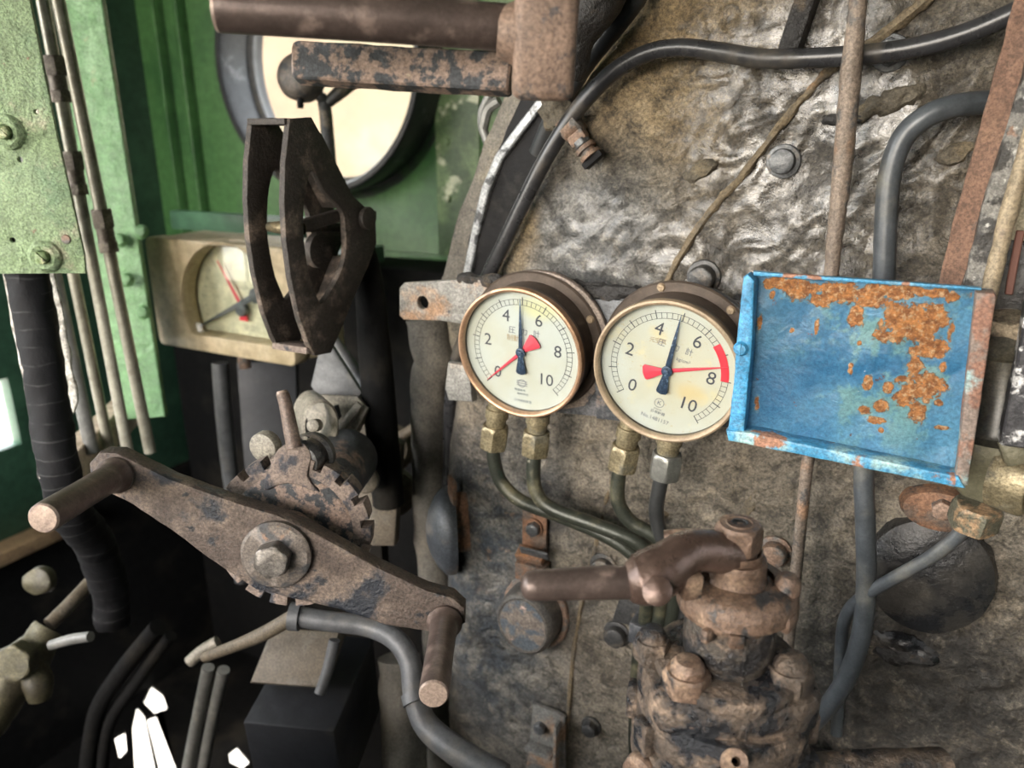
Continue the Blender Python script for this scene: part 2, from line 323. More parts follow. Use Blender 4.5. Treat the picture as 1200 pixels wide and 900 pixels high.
        t.faces.new(rings[0][::-1]); t.faces.new(rings[-1])
        bmesh.ops.recalc_face_normals(t, faces=t.faces[:])
        bmesh.ops.bevel(t, geom=t.edges[:], offset=min(h*.18, .0015), segments=1, affect='EDGES')
        return s.add(t)
    def plate(s, loops, th, Mx=None, bev=.0008, z0=0):
        """flat plate z0..z0+th from a closed outline plus holes"""
        cu = bpy.data.curves.new('tmp', 'CURVE'); cu.dimensions = '2D'; cu.fill_mode = 'BOTH'
        for lp in loops:
            sp = cu.splines.new('POLY'); sp.points.add(len(lp)-1); sp.use_cyclic_u = True
            for p, q in zip(sp.points, lp): p.co = (q[0], q[1], 0, 1)
        cu.extrude = th/2-bev; cu.bevel_depth = bev; cu.bevel_resolution = 1; cu.offset = -bev
        s._curve(cu, (Mx or Matrix.Identity(4)) @ T(0, 0, z0+th/2)); return s
    def _curve(s, cu, Mx):
        o = bpy.data.objects.new('tmp', cu); C.objects.link(o); dg = bpy.context.evaluated_depsgraph_get()
        me = bpy.data.meshes.new_from_object(o.evaluated_get(dg)); t = bmesh.new(); t.from_mesh(me)
        bmesh.ops.remove_doubles(t, verts=t.verts, dist=1e-6)
        bpy.data.objects.remove(o); bpy.data.curves.remove(cu); bpy.data.meshes.remove(me); s.add(t, Mx)
    def text(s, txt, size, x, y, z, roll=0, th=.0001):
        cu = bpy.data.curves.new('tmp', 'FONT'); cu.body = txt; cu.size = size; cu.align_x = 'CENTER'; cu.align_y = 'CENTER'; cu.extrude = th
        cu.resolution_u = 3
        s._curve(cu, T(x, y, z) @ RZ(roll)); return s
    def rough(s, amp, sc=30, cuts=0, ml=None):
        """uneven cast surface: subdivide long edges, then push vertices along a noise field"""
        for _ in range(cuts):
            es = [e for e in s.bm.edges if e.calc_length() > (ml or .008)]
            if es: bmesh.ops.subdivide_edges(s.bm, edges=es, cuts=1, use_grid_fill=True)
        s.bm.normal_update()
        for v in s.bm.verts:
            v.co += v.normal*amp*noise.fractal(v.co*sc, .7, 2, 3)
        return s

def mesh(name, g, mat, sharp=38):
    bm = g.bm; bm.normal_update()
    lim = rad(sharp)
    for f in bm.faces: f.smooth = True
    for e in bm.edges:
        if len(e.link_faces) == 2 and e.calc_face_angle(0) > lim: e.smooth = False
    me = bpy.data.meshes.new(name); bm.to_mesh(me); bm.free(); me.materials.append(mat); return me
def thing(name, label, cat, Mx, group=None, kind=None):
    o = bpy.data.objects.new(name, None); C.objects.link(o); o.matrix_world = Mx; o.empty_display_size = .02
    o['label'] = label; o['category'] = cat
    if group: o['group'] = group
    if kind: o['kind'] = kind
    return o
def part(name, g, mat, parent, label=None, sharp=38):
    o = bpy.data.objects.new(name, mesh(name, g, mat, sharp)); C.objects.link(o); o.parent = parent
    if label: o['label'] = label
    return o
def solo(name, label, cat, g, mat, group=None, kind=None, Mx=None, sharp=38):
    """one mesh thing; g in world coordinates unless Mx is given (then in Mx's frame)"""
    if Mx is None:
        zs = min(v.co.z for v in g.bm.verts); n = len(g.bm.verts)
        c = Vector((sum(v.co.x for v in g.bm.verts)/n, sum(v.co.y for v in g.bm.verts)/n, zs))
        bmesh.ops.translate(g.bm, verts=g.bm.verts, vec=-c); Mx = Matrix.Translation(c)
    o = bpy.data.objects.new(name, mesh(name, g, mat, sharp)); C.objects.link(o); o.matrix_world = Mx
    if label: o['label'] = label
    if cat: o['category'] = cat
    if group: o['group'] = group
    if kind: o['kind'] = kind
    return o
def struct(name, g, mat, label=None, cat=None, Mx=None, sharp=38):
    return solo(name, label or name.replace('_', ' ')+' of the locomotive cab', cat or name.split('_')[0], g, mat, None, 'structure', Mx, sharp)
def circ(r, n=32, cx=0, cy=0, a0=0): return [(cx+r*math.cos(a0+2*PI*k/n), cy+r*math.sin(a0+2*PI*k/n)) for k in range(n)]
def rrect(w, h, r, n=4):
    out = []
    for cx, cy, a in ((w/2-r, h/2-r, 0), (-w/2+r, h/2-r, PI/2), (-w/2+r, -h/2+r, PI), (w/2-r, -h/2+r, 1.5*PI)):
        out += [(cx+r*math.cos(a+PI/2*k/n), cy+r*math.sin(a+PI/2*k/n)) for k in range(n+1)]
    return out
def smoothpoly(pts, res=5):
    n = len(pts); out = []
    for i in range(n):
        a, b, c, d = [Vector(pts[(i+k-1) % n]) for k in range(4)]
        for k in range(res):
            t = k/res; out.append(tuple(.5*((2*b)+(c-a)*t+(2*a-5*b+4*c-d)*t*t+(3*b-a-3*c+d)*t**3)))
    return out
def px2(Mx, pts):
    """the outline an image trace gives on the plane z=0 of frame Mx, in that frame's metres"""
    n = Mx.to_3x3() @ Vector((0, 0, 1)); o = Mx.translation; inv = Mx.inverted(); out = []
    for px, py in pts:
        d = ray(px, py); t = (o-CAM).dot(n)/d.dot(n); q = inv @ (CAM+d*t); out.append((q.x, q.y))
    return out
# ================================================================== THE SETTING
FD = -NB                                     # the way the locomotive faces
NL = Vector((FD.y, -FD.x, 0))                # left wall faces this way
PL = W(20, 500, 1.7)
FWALL = WF(P1)                               # x along wall, y up, z into the cab
LWALL = frame(PL, FD, Z, NL)                 # x forward, y up, z into the cab
ZF, ZC = .10, 2.45
dfront = (P1-PL).dot(FD)                     # left-wall x where the front wall stands
dleft = (PL-P1).dot(UB)                      # front-wall x where the left wall stands
pc = FWALL.inverted() @ FWP(398, 74); WR = .245
yb, yt = ZF-P1.z, ZC-P1.z
g = G(FWALL.inverted() @ FWALL)
g.plate([[(dleft-.1, yb), (dleft+2.9, yb), (dleft+2.9, yt), (dleft-.1, yt)], circ(WR, 64, pc.x, pc.y)], .012, T(0, 0, -.012))
for i, px in enumerate((153, 196, 222)):      # pressed ribs left of the porthole
    q = FWALL.inverted() @ FWP(px, 60); g.box(.012 if i else .02, yt-yb, .03, T(q.x, (yt+yb)/2, .014), .003)
q = FWALL.inverted() @ FWP(470, 300); g.box(1.3, .02, .012, T(q.x, q.y, .006), .002)
wf = struct('wall_front', g, M['green_wall'], 'green painted front wall of the cab around the porthole', 'wall', FWALL)
g = G(); q = FWALL.inverted() @ FWP(536, 200)
g.box(.10, yt-yb-.5, .006, T(q.x+.004, (yt+yb)/2, .003), .001)
g.box(.09, yt-yb-.5, .006, T(q.x+.112, (yt+yb)/2, .003), .001)
for k in range(9):
    g.lathe([(0, .006), (.006, .005), (.009, 0)], T(q.x-.02, -.35+k*.11, .006), 12)
struct('trim_1', g, grime('green_patchy', (.13, .20, .09), [((.06, .10, .05), 8, .48, .6), ((.50, .53, .38), 9, .60, .64)], .5, .1, 0, .3, 60, .002), 'patchy green jointed strip on the front wall right of the porthole', 'trim', FWALL)
g = G(); q = FWALL.inverted() @ FWP(470, 318); g.box(2.88, q.y-yb, .03, T(dleft+1.45, (q.y+yb)/2, .02)); struct('baseboard_front', g, M['soot'], 'soot black lower part of the front cab wall', 'wall', FWALL)
BK = frame(Vector((0, -1.0, 0)), RT, Z, Vector((0, -1, 0)))
g = G(); g.plate([[(-2.6, ZF), (2.6, ZF), (2.6, ZC), (-2.6, ZC)], [(-2.1, 1.28), (-2.1, 2.32), (-.45, 2.32), (-.45, 1.28)]], .012); struct('wall_back', g, M['soot'], 'soot black wall added behind the camera to narrow the daylight to a doorway', 'wall', BK)  # unseen rear wall added to narrow the daylight, doorway set for its direction
# porthole: a deep pivoting ring
w1 = thing('window_1', 'round porthole in the green front wall with a deep black ring', 'window', FWALL @ T(pc.x, pc.y, 0), kind='structure')
g = G(); g.lathe([(WR-.004, -.03), (WR-.002, .085), (WR+.002, .092), (WR+.012, .092), (WR+.016, .086), (WR+.016, .05), (WR+.012, .045), (WR+.012, 0), (WR+.03, 0), (WR+.03, -.012), (WR+.012, -.03)], seg=72)
part('ring', g, grime('ring_black', (.022, .023, .026), [((.10, .10, .11), 24, .58, .7)], .4, .1, .1, .4, 100, .002), w1)
g = G(); g.lathe([(WR-.016, .0), (WR-.016, .012), (WR-.003, .014), (WR-.003, -.002), (WR-.016, 0)], seg=72)
part('inner_rim', g, M['dim_grey'], w1)
g = G()
g.cyl(WR-.01, .004, T(0, 0, .004), 64); part('pane', g, M['glass'], w1)
# left wall: soot below, green above, opening behind
lb, lt = ZF-PL.z, ZC-PL.z
s0 = LWALL.inverted() @ hit(0, 0, PL) if False else None
def LWP(px, py, off=0):
    d = ray(px, py); t = ((PL-CAM).dot(NL)+off)/d.dot(NL); return CAM+d*t
def lw(px, py): q = LWALL.inverted() @ LWP(px, py); return (q.x, q.y)
sill = lw(25, 615)[1]
g = G(); g.plate([[(-2.6, lb), (dfront, lb), (dfront, lt), (-2.6, lt)], [(-.75, sill), (-.75, sill+.95), (lw(34, 480)[0], sill+.95), (lw(34, 480)[0], sill)], [(-2.5, 1.30-PL.z), (-2.5, 2.2-PL.z), (-.80, 2.2-PL.z), (-.80, 1.30-PL.z)]], .012, T(0, 0, -.012))
struct('wall_left', g, M['green_dark'], 'dark green left wall of the cab with its side opening', 'wall', LWALL)
g = G(); g.box(dfront+1.35, sill-lb-.02, .01, T((dfront-1.35)/2, (sill+lb)/2-.01, .006)); struct('baseboard_left', g, M['soot'], 'soot black lower lining of the left cab wall', 'wall', LWALL)
# the window sash at the far left
w2 = thing('window_2', 'dark green wooden side window sash at the far left edge', 'window', LWALL, kind='structure')
xr = lw(46, 480)[0]; hole = [lw(19, 512), lw(-60, 575), lw(-60, 350), lw(4, 452)]
g = G(); g.plate([[(-.75, sill), (xr, sill), (xr, sill+.95), (-.75, sill+.95)], [(lw(6, 480)[0], lw(10, 518)[1]), (lw(6, 480)[0], lw(6, 438)[1]), (-.65, lw(6, 438)[1]), (-.65, lw(10, 518)[1])]], .035, T(0, 0, .0))
part('sash', g, M['green_dark'], w2)
g = G(); g.box(xr+.8, .03, .09, T((xr-.8)/2+.02, sill-.015, .045), .004); part('window_sill', g, M['wood'], w2)
g = G(); g.plate([[(-.67, sill+.05), (lw(6, 480)[0]+.01, sill+.05), (lw(6, 480)[0]+.01, sill+.9), (-.67, sill+.9)]], .003, T(0, 0, .015), .0005); part('pane', g, M['glass'], w2)
# floor with the worn gaps that daylight comes through
def FLP(px, py, z=ZF):
    d = ray(px, py); return CAM+d*((z-CAM.z)/d.z)
FM = T(0, 0, ZF)
fl = [(-3.2, -2.2), (3.2, -2.2), (3.2, 3.6), (-3.2, 3.6)]
cor = [LWALL @ Vector((-2.6, 0, 0)), LWALL @ Vector((dfront, 0, 0)), FWALL @ Vector((dleft+2.9, 0, 0)), FWALL @ Vector((dleft+2.9, 0, dfront+2.6))]
gaps = [[(177, 802), (190, 812), (196, 830), (182, 836), (168, 822)], [(160, 827), (168, 836), (182, 905), (158, 905), (155, 850)], [(172, 840), (190, 832), (208, 905), (188, 905)],
        [(160, 785), (168, 777), (173, 781), (164, 790)], [(149, 795), (156, 792), (160, 800), (152, 804)], [(142, 808), (148, 806), (150, 814), (144, 816)],
        [(268, 880), (277, 873), (293, 892), (284, 900), (270, 893)], [(300, 888), (307, 887), (309, 896), (301, 897)], [(300, 876), (306, 875), (307, 881), (301, 882)], [(134, 862), (146, 855), (148, 880), (140, 888)]]
g = G(); g.plate([[(c.x, c.y) for c in cor]] + [[(FLP(*p).x, FLP(*p).y) for p in gp] for gp in gaps], .012, T(0, 0, -.012))
struct('floor', g, M['soot'], 'sooty black floor plate with worn gaps letting daylight through', 'floor', FM)
g = G(); g.plate([[(c.x, c.y) for c in cor[:2]]+[((FWALL @ Vector((dleft+2.9, 0, 0))).x, (FWALL @ Vector((dleft+2.9, 0, 0))).y), ((FWALL @ Vector((dleft+2.9, 0, dfront+2.6))).x, (FWALL @ Vector((dleft+2.9, 0, dfront+2.6))).y), (.9, -.95), (-1.9, -.95)]], .02)
struct('ceiling', g, M['green_dark'], 'dark green roof sheet over the cab', 'ceiling', T(0, 0, ZC))
RW = frame(FWALL @ Vector((dleft+2.9, 0, 0)), -FD, Z, -UB)
g = G(); g.plate([[(0, ZF), (2.6, ZF), (2.6, ZC), (0, ZC)], [(.9, 1.25), (2.4, 1.25), (2.4, 2.1), (.9, 2.1)]], .012, T(0, -RW.translation.z, -.012))
struct('wall_right', g, M['green_dark'], 'dark green right wall of the cab with its side opening', 'wall', RW)
g = G(); g.plate([[(-40, -30), (40, -30), (40, 50), (-40, 50)]], .05, T(0, 0, -.05)); struct('ground', g, M['gravel'], 'pale gravel ground outside the locomotive', 'ground', T(0, 0, -1.15))
g = G(); BQ = FWALL @ T(-.5, 0, -5.5)
g.box(13, 5.2, .3, T(0, 0, 0)); 
bld = thing('building', 'sunlit cream plaster building seen through the porthole', 'building', Matrix.Translation(Vector((BQ.translation.x, BQ.translation.y, -1.15))) @ WF(Vector((0, 0, 0))))
g = G(); g.box(13, 6.2, .3, T(0, 3.1, 0)); part('wall', g, M['plaster_cream'], bld)
g = G(); g.box(.35, 6.0, .12, T(-.45, 3.0, .2)); g.box(.22, 6.0, .12, T(.75, 3.0, .2)); part('column', g, flat('pale_wood', (.105, .10, .085)), bld)
g = G(); g.box(1.2, 3.8, .06, T(1.7, 2.3, .17)); part('door', g, flat('terracotta', (.078, .046, .031)), bld)

# ================================================================== THE BOILER
FB = WF(P0); FBi = FB.inverted()
def L(px, py, off=0): q = FBi @ BHP(px, py, off); return (q.x, q.y, q.z)
edge = sorted([L(px, py)[1::-1] for px, py in ((800, -140), (745, -20), (722, 40), (690, 95), (655, 150), (620, 215), (592, 285), (566, 350), (546, 410), (533, 480), (526, 560), (524, 650), (524, 760), (527, 860), (534, 980), (550, 1200))])
def uleft(v):
    if v <= edge[0][0]: return edge[0][1]
    for a, b in zip(edge, edge[1:]):
        if v <= b[0]:
            t = (v-a[0])/(b[0]-a[0]); return a[1]*(1-t)+b[1]*t
    a, b = edge[-2], edge[-1]; return b[1]+(v-b[0])*(b[1]-a[1])/(b[0]-a[0])
RF = .05; UMAX = .80; V0, V1 = edge[0][0], edge[-1][0]+.12
def relief(u, v):
    p = Vector((u, v, 0)); 
    h = .0032*noise.fractal(p*9, .9, 2, 4)
    rgh = min(1, max(.0, .35+(u-.02)*2.2+.5*noise.noise(p*5)))          # tarry crust thickens to the right
    w = p+Vector((noise.noise(p*22), noise.noise(p*22+Vector((9, 3, 1))), 0))*.02
    h += rgh*.0052*(abs(noise.noise(w*38+Vector((2, 5, 0))))*-1.6+.3)
    h += rgh*.0024*noise.fractal(w*70, .8, 2, 4)
    return h
bm = bmesh.new(); st = .0038; nv = int((V1-V0)/st); rows = []
ncol = int((UMAX+.1)/st)
for j in range(nv+1):
    v = V0+(V1-V0)*j/nv; uc = uleft(v)+.57*RF; row = []
    for n_ in (-.30, -.2, -.12, -.08): row.append((uc-RF, v, n_, Vector((-1, 0, 0))))
    for k in range(9):
        a = PI/2*(1-k/8); row.append((uc-RF*math.sin(a), v, -RF+RF*math.cos(a), Vector((-math.sin(a), 0, math.cos(a)))))
    for k in range(1, ncol+1):
        row.append((uc+(UMAX-uc)*k/ncol, v, 0, Vector((0, 0, 1))))
    rr = []
    for x, y, z, n_ in row:
        h = relief(x+z*.7, y); rr.append(bm.verts.new(Vector((x, y, z))+n_*h))
    rows.append(rr)
for a, b in zip(rows, rows[1:]):
    for k in range(len(a)-1): bm.faces.new((a[k], a[k+1], b[k+1], b[k]))
# material of the backhead
s = NT('backhead_tar'); w = s.warp(16, .05)
def zone(px, py, r0, r1, sc=(1, 1, 0)):
    x, y, z = L(px, py); return s.ss(s.dist((x, y, 0), vec=w, scale=sc), r1, r0)
n1 = s.noise(7, 6, .62, vec=w); n2 = s.noise(26, 7, .66, vec=w); n3 = s.noise(90, 6, .7)
col = s.mix(s.ss(n1, .36, .64), (.125, .108, .084), (.235, .208, .168))
col = s.mix(s.math('MULTIPLY', s.ss(n2, .5, .68), .75), col, (.30, .255, .19))
def over(col, f, c, k=1.0):
    return s.mix(s.math('MULTIPLY', f, k), col, c)
tanmix = s.mix(s.ss(n2, .4, .64), (.26, .185, .095), (.42, .31, .17))
col = over(col, zone(770, 20, .05, .21), tanmix, .95)
col = over(col, zone(690, 150, .01, .07), tanmix, .8)
col = over(col, s.math('MULTIPLY', zone(622, 260, .0, .06, (1.6, .6, 0)), s.ss(n2, .35, .6)), tanmix, .8)
col = over(col, s.math('MULTIPLY', zone(575, 480, .0, .055, (1.2, .5, 0)), s.ss(n2, .3, .55)), (.27, .215, .15), .8)
gr = s.mix(s.ss(n2, .42, .62), (.115, .11, .10), (.19, .18, .16))
col = over(col, zone(720, 230, .02, .14, (1, .9, 0)), gr, .85)
blu = s.mix(s.ss(n2, .42, .62), (.038, .052, .070), (.20, .195, .18))
col = over(col, zone(590, 700, .05, .19, (1.2, .55, 0)), blu, .92)
col = over(col, zone(640, 560, .0, .09), blu, .7); col = over(col, s.math('MULTIPLY', zone(620, 620, .0, .16), s.ss(s.noise(34, 6, .68), .58, .66)), (.27, .17, .11), .7)
shn = s.mix(s.ss(n2, .42, .60), (.085, .09, .095), (.20, .20, .195))  # reflected grey sheen painted into the base colour
col = over(col, s.math('MULTIPLY', zone(720, 255, .03, .11, (1, .9, 0)), s.ss(n1, .3, .5)), shn, .85)
col = over(col, s.math('MULTIPLY', zone(640, 225, .0, .045, (2.0, .5, 0)), s.ss(n2, .30, .5)), (.36, .27, .15), .9)
col = over(col, zone(596, 300, .0, .035, (2.0, .7, 0)), (.34, .26, .15), .8)
drk = s.mix(s.ss(n2, .48, .68), (.030, .028, .026), (.095, .082, .066))
col = over(col, zone(1110, 800, .06, .17), drk, .9)
col = over(col, zone(1000, 850, .0, .10), drk, .7)
glo = zone(985, 130, .03, .15, (1, .8, 0)); glo2 = zone(850, 290, .02, .11, (1, 1.2, 0))
col = over(col, s.math('MULTIPLY', glo, s.ss(n1, .25, .5)), (.045, .042, .038), .75)
col = over(col, s.math('MULTIPLY', glo2, s.ss(n2, .35, .6)), (.06, .057, .055), .55)
col = over(col, s.ss(n3, .56, .72), (.30, .25, .18), .35)
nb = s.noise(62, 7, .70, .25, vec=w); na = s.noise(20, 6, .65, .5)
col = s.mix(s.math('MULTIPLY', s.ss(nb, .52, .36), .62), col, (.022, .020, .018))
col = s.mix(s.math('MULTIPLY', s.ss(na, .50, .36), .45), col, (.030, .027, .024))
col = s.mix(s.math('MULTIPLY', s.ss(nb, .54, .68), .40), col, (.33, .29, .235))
fs = s.noise(330, 4, .78)
col = s.mix(s.ss(fs, .3, .7), s.mix(1.0, col, (.45, .45, .45), 'MULTIPLY'), s.mix(1.0, col, (1.55, 1.52, 1.46), 'MULTIPLY'))
rgh = s.mr(n2, .30, .66)
gm = s.math('MAXIMUM', glo, s.math('MAXIMUM', s.math('MULTIPLY', glo2, .7), s.math('MULTIPLY', zone(730, 260, .02, .10), .45)))
rgh = s.math('SUBTRACT', rgh, s.math('MULTIPLY', gm, .30))
rgh = s.math('ADD', rgh, s.math('MULTIPLY', zone(770, 20, .05, .21), .15))
crk = s.voro(34, 'DISTANCE_TO_EDGE', vec=s.warp(40, .03))
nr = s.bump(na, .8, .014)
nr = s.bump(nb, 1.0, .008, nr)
nr = s.bump(s.ss(crk, 0, .05), .25, .002, nr)
nr = s.bump(n3, .5, .0012, nr)
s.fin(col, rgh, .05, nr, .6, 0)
s.put(s.b.inputs['Coat Weight'], s.math('MULTIPLY', gm, s.mr(s.ss(na, .38, .54), .12, 1.0))); s.b.inputs['Coat Roughness'].default_value = .12; s.b.inputs['Coat IOR'].default_value = 1.85
s.put(s.b.inputs['Coat Normal'], s.bump(s.noise(120, 5, .6), .6, .0011, s.bump(nb, .5, .0022)))
M['backhead'] = s.m
gb = G(); gb.bm.free(); gb.bm = bm
boiler = thing('boiler', 'black and ochre tar-crusted boiler backhead filling the right side', 'boiler', FB)
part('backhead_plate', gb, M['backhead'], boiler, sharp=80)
def bparts(name, mat, fn, label=None):
    g = G(FBi); fn(g); return part(name, g, mat, boiler, label)
def bt(lst, off): return [BHP(px, py, off if not isinstance(off, (list, tuple)) else off[i]) for i, (px, py) in enumerate(lst)]
seam_m = grime('seam', (.15, .115, .07), [((.10, .085, .065), 30, .5, .66), ((.30, .19, .10), 20, .58, .7)], .75, .1, 0, .8, 160, .003)
bparts('seam', seam_m, lambda g: g.tube(bt(((781, 332), (797, 300), (832, 248), (866, 210), (905, 160), (935, 122), (962, 92), (985, 72)), .0010), .0034, 8).rough(.0020, 110))
bparts('seam', seam_m, lambda g: g.tube(bt(((985, 70), (1030, 44), (1080, 5), (1110, -25)), .001), .0045, 8).rough(.002, 80))
bparts('seam', seam_m, lambda g: g.tube(bt(((752, 478), (735, 520), (715, 570), (698, 640), (685, 690), (672, 770), (664, 880), (660, 960)), -.0005), .0026, 8).rough(.0015, 90))
def bolt(px, py, r, mat, n=6, h=None, halo=None, roll=0, off=.001):
    h = h or r*.9
    g = G(FBi @ FB)
    q = FBi @ BF(px, py, off, roll)
    g.cyl(r*1.35, .0035, q @ T(0, 0, -.002), 20, .001)
    if n: g.hexa(r, h, q @ T(0, 0, .001), r*.12, n)
    else: g.cyl(r, h, q, 24, r*.22)
    g.rough(r*.05, 140)
    part('bolt', g, mat, boiler)
bolt(918, 189, .0105, M['bolt_grey'], 0, .012)
bolt(1043, 62, .0105, M['bolt_grey'], 6, .010)
bolt(825, 324, .0115, M['bolt_dark'], 0, .017)
bolt(693, 851, .0095, M['bolt_dark'], 6, .010)
bolt(723, 743, .0120, M['bolt_dark'], 0, .012)
bolt(707, 664, .0120, M['bolt_dark'], 0, .010)
bolt(908, 646, .0120, M['bolt_rust'], 0, .014)
bolt(745, 563+80, .008, M['bolt_dark'], 6, .01)
# crust lumps
def lump(px, py, rx, ry, h, mat, rot=0):
    g = G(); q = FBi @ BF(px, py, -.002, rot)
    g.lathe([(1, 0), (.93, .35), (.7, .75), (.35, .95), (0, 1)], q @ Matrix.Diagonal((rx, ry, h, 1)), 20)
    for e in range(2): bmesh.ops.subdivide_edges(g.bm, edges=[e for e in g.bm.edges if e.calc_length() > .004], cuts=1)
    g.rough(min(rx, ry)*.35, 90); part('crust_lump', g, mat, boiler)
ocr = grime('ochre_crust', (.10, .085, .062), [((.17, .135, .085), 30, .5, .66)], .8, .1, 0, .9, 130, .003)
lump(822, 199, .016, .009, .008, ocr, .5); lump(1040, 120, .030, .010, .010, ocr, .35); lump(1000, 135, .025, .007, .006, M['tar_lump'], .2)
lump(880, 365, .020, .012, .014, M['tar_lump'], -.7); lump(650, 130, .015, .02, .01, ocr, .4); lump(1060, 765, .028, .010, .012, M['tar_lump'], .2)
lump(770, 600, .012, .007, .006, ocr, 0); lump(880, 590, .03, .006, .005, ocr, 1.2); lump(1120, 180, .014, .008, .008, ocr, .4)
# raised black bar at the top
def notch(g):
    q = BF(941, 14, .010, rad(-14)); g.box(.016, .062, .026, q, .003); g.box(.030, .009, .014, q @ T(.006, -.031, -.006), .002)
bparts('rib', M['tar_lump'], notch, 'short black raised bar at the top of the backhead')
# plate tongue behind the bottom bracket, and the overlapping lower sheet
def cover(name, px, py, rx, ry, prof, mat, rot=0, lab=None, off=0, rghn=.0006, face=None):
    g = G(); q = FBi @ BF(px, py, off, rot)
    g.lathe(prof, q @ Matrix.Diagonal((rx, ry, 1, 1)), 56); g.rough(rghn, 60)
    o = part(name, g, mat, boiler, lab); return o, q
# round drum cover in the middle, on its flange ring
cover('cover_ring', 629, 716, .042, .048, [(1.0, -.004), (1.0, .004), (.96, .006), (.86, .006)], M['bolt_rust'])
cc, q = cover('inspection_cover', 628, 714, .036, .041, [(1.0, 0), (1.0, .026), (.96, .032), (.86, .036), (.80, .0355), (0, .0345)], M['drum_cover'], lab='round dark drum cover under the strap')
g = G(); g.lathe([(.79, .0358), (.4, .0368), (0, .037)], q @ Matrix.Diagonal((.036, .041, 1, 1)), 40); g.rough(.0006, 120)
f_ = part('cover_face', g, M['cover_face'], boiler); f_.parent = cc
# strap above it
def strapf(g):
    q = BF(627, 622, .006)
    g.box(.030, .062, .005, q, .001); g.box(.033, .010, .016, q @ T(.0, -.026, .010) @ RX(.5), .001)
    g.box(.036, .022, .020, q @ T(.001, -.046, .008), .002)
    g.cyl(.0115, .003, q @ T(0, .006, .003), 20)
bparts('strap', M['orange_rust'], strapf, 'rust orange strap holding the round cover')
g = G(); g.hexa(.0082, .009, FBi @ BF(627, 618, .011), .001); part('bolt', g, M['bolt_grey'], boiler)
g = G(); g.box(.034, .012, .003, FBi @ BF(626, 648, .026) @ RX(.5), .001); part('clip', g, M['bolt_grey'], boiler, 'bare grey clip on the strap')
# oval dished cover at the left edge, seen nearly edge-on
g = G(FBi); q = look(BHP(521, 622, .004), (NB*.60-UB*.80)) 
g.lathe([(1.0, -.012), (1.02, -.006), (1, 0), (.8, .010), (.5, .018), (.2, .022), (0, .0225)], q @ Matrix.Diagonal((.042, .056, 1, 1)), 40)
dc = part('handhole_cover', g, M['cover_dark'], boiler, 'domed black cover at the left edge with a rusty top')
g = G(FBi); g.box(.026, .030, .006, look(BHP(530, 574, .014), NB*.6-UB*.6), .002); g.box(.006, .075, .02, look(BHP(541, 612, .006), NB*.6-UB*.6) @ RZ(.1), .002); g.rough(.001, 60, 1)
part('cover_lug', g, M['orange_rust'], boiler)
# large domed cover low on the right with its rusty tab
g = G(); q = FBi @ BF(1088, 672, .002)
g.lathe([(1.03, -.004), (1.0, .003), (.97, .008), (.93, .009), (.80, .0125), (.45, .0165), (.2, .0175), (0, .018)], q @ Matrix.Diagonal((.052, .057, 1, 1)), 60); g.rough(.0009, 40)
part('domed_cover', g, M['cover_brown'], boiler, 'large round domed cover low on the right')
g = G(); q = FBi @ BF(1100, 598, .012)
g.lathe([(0, .006), (.62, .0062), (.92, .004), (1.0, -.002), (1.05, -.016)], q @ Matrix.Diagonal((.030, .019, 1, 1)), 40); g.rough(.001, 70)
part('cover_tab', g, M['orange_rust'], boiler, 'orange rusted tab above the domed cover')
g = G(); g.hexa(.0088, .009, FBi @ BF(1104, 595, .018, .2), .001); g.rough(.0006, 200); part('bolt', g, M['bolt_rust'], boiler)
lump(1065, 756, .030, .012, .010, M['cover_brown'], -.15)
# bracket at the bottom
g = G(); q = FBi @ BF(640, 862, .004)
g.plate([px2(BF(640, 862, .004), [(627, 822), (655, 832), (664, 838), (664, 905), (616, 905), (622, 880)])], .006, q); g.box(.004, .09, .02, q @ T(.020, -.008, .010), .001)
g.box(.035, .006, .018, q @ T(-.002, -.012, .012), .001)
part('angle_bracket', g, M['bracket'], boiler, 'small angle bracket at the bottom of the backhead')
g = G(); g.hexa(.0078, .008, FBi @ BF(634, 851, .010), .001); part('bolt', g, M['bolt_grey'], boiler)

# ================================================================== ALONG THE BOILER'S LEFT EDGE
g = G(); g.strip(bt(((676, -60), (656, 20), (628, 110), (596, 180), (566, 255), (542, 330), (527, 400), (520, 500), (518, 620), (522, 760), (528, 900)), -.10), UB, [.06, .06, .058, .052, .048, .046, .046, .046, .046, .046, .046], .03)
g.rough(.004, 30, 2, .02)
solo('cladding_band', 'dusty grey cladding band around the boiler edge behind the black sheet', 'cladding', g, M['band_metal'])
g = G(); g.tube(bt(((566, 150), (572, 128), (585, 118)), -.09), .006, 8); g.tube(bt(((573, 170), (566, 150), (566, 130), (574, 112)), -.10), .0055, 10)
solo('small_loop_pipe', 'thin grey curved pipe against the green wall under the top bar', 'pipe', g, M['grey_pipe'])
g = G(); g.strip(bt(((690, 50), (655, 112), (622, 168), (596, 225), (575, 290), (560, 350)), -.05), UB, [.06, .066, .06, .055, .05, .045], .012); g.rough(.002, 40, 2, .02)
bs = thing('edge_sheet', 'black bent metal sheet with a painted lit edge beside the boiler', 'metal sheet', Matrix.Translation(BHP(622, 168, -.05)))
g.bm.transform(Matrix.Translation(-BHP(622, 168, -.05))); part('sheet', g, M['black_metal'], bs)
g = G(Matrix.Translation(-BHP(622, 168, -.05))); g.strip(bt(((660, 78), (636, 121), (612, 152), (588, 184), (572, 222), (560, 272), (548, 330), (542, 360)), -.045), UB, .0095, .016)  # the sheet's lit edge, drawn as a paler strip
part('bright_edge', g, grime('lit_edge', (.36, .38, .40), [((.06, .065, .07), 60, .52, .6)], .4, .1, .3, .5, 100, .001), bs, 'pale grey strip for the lit edge')
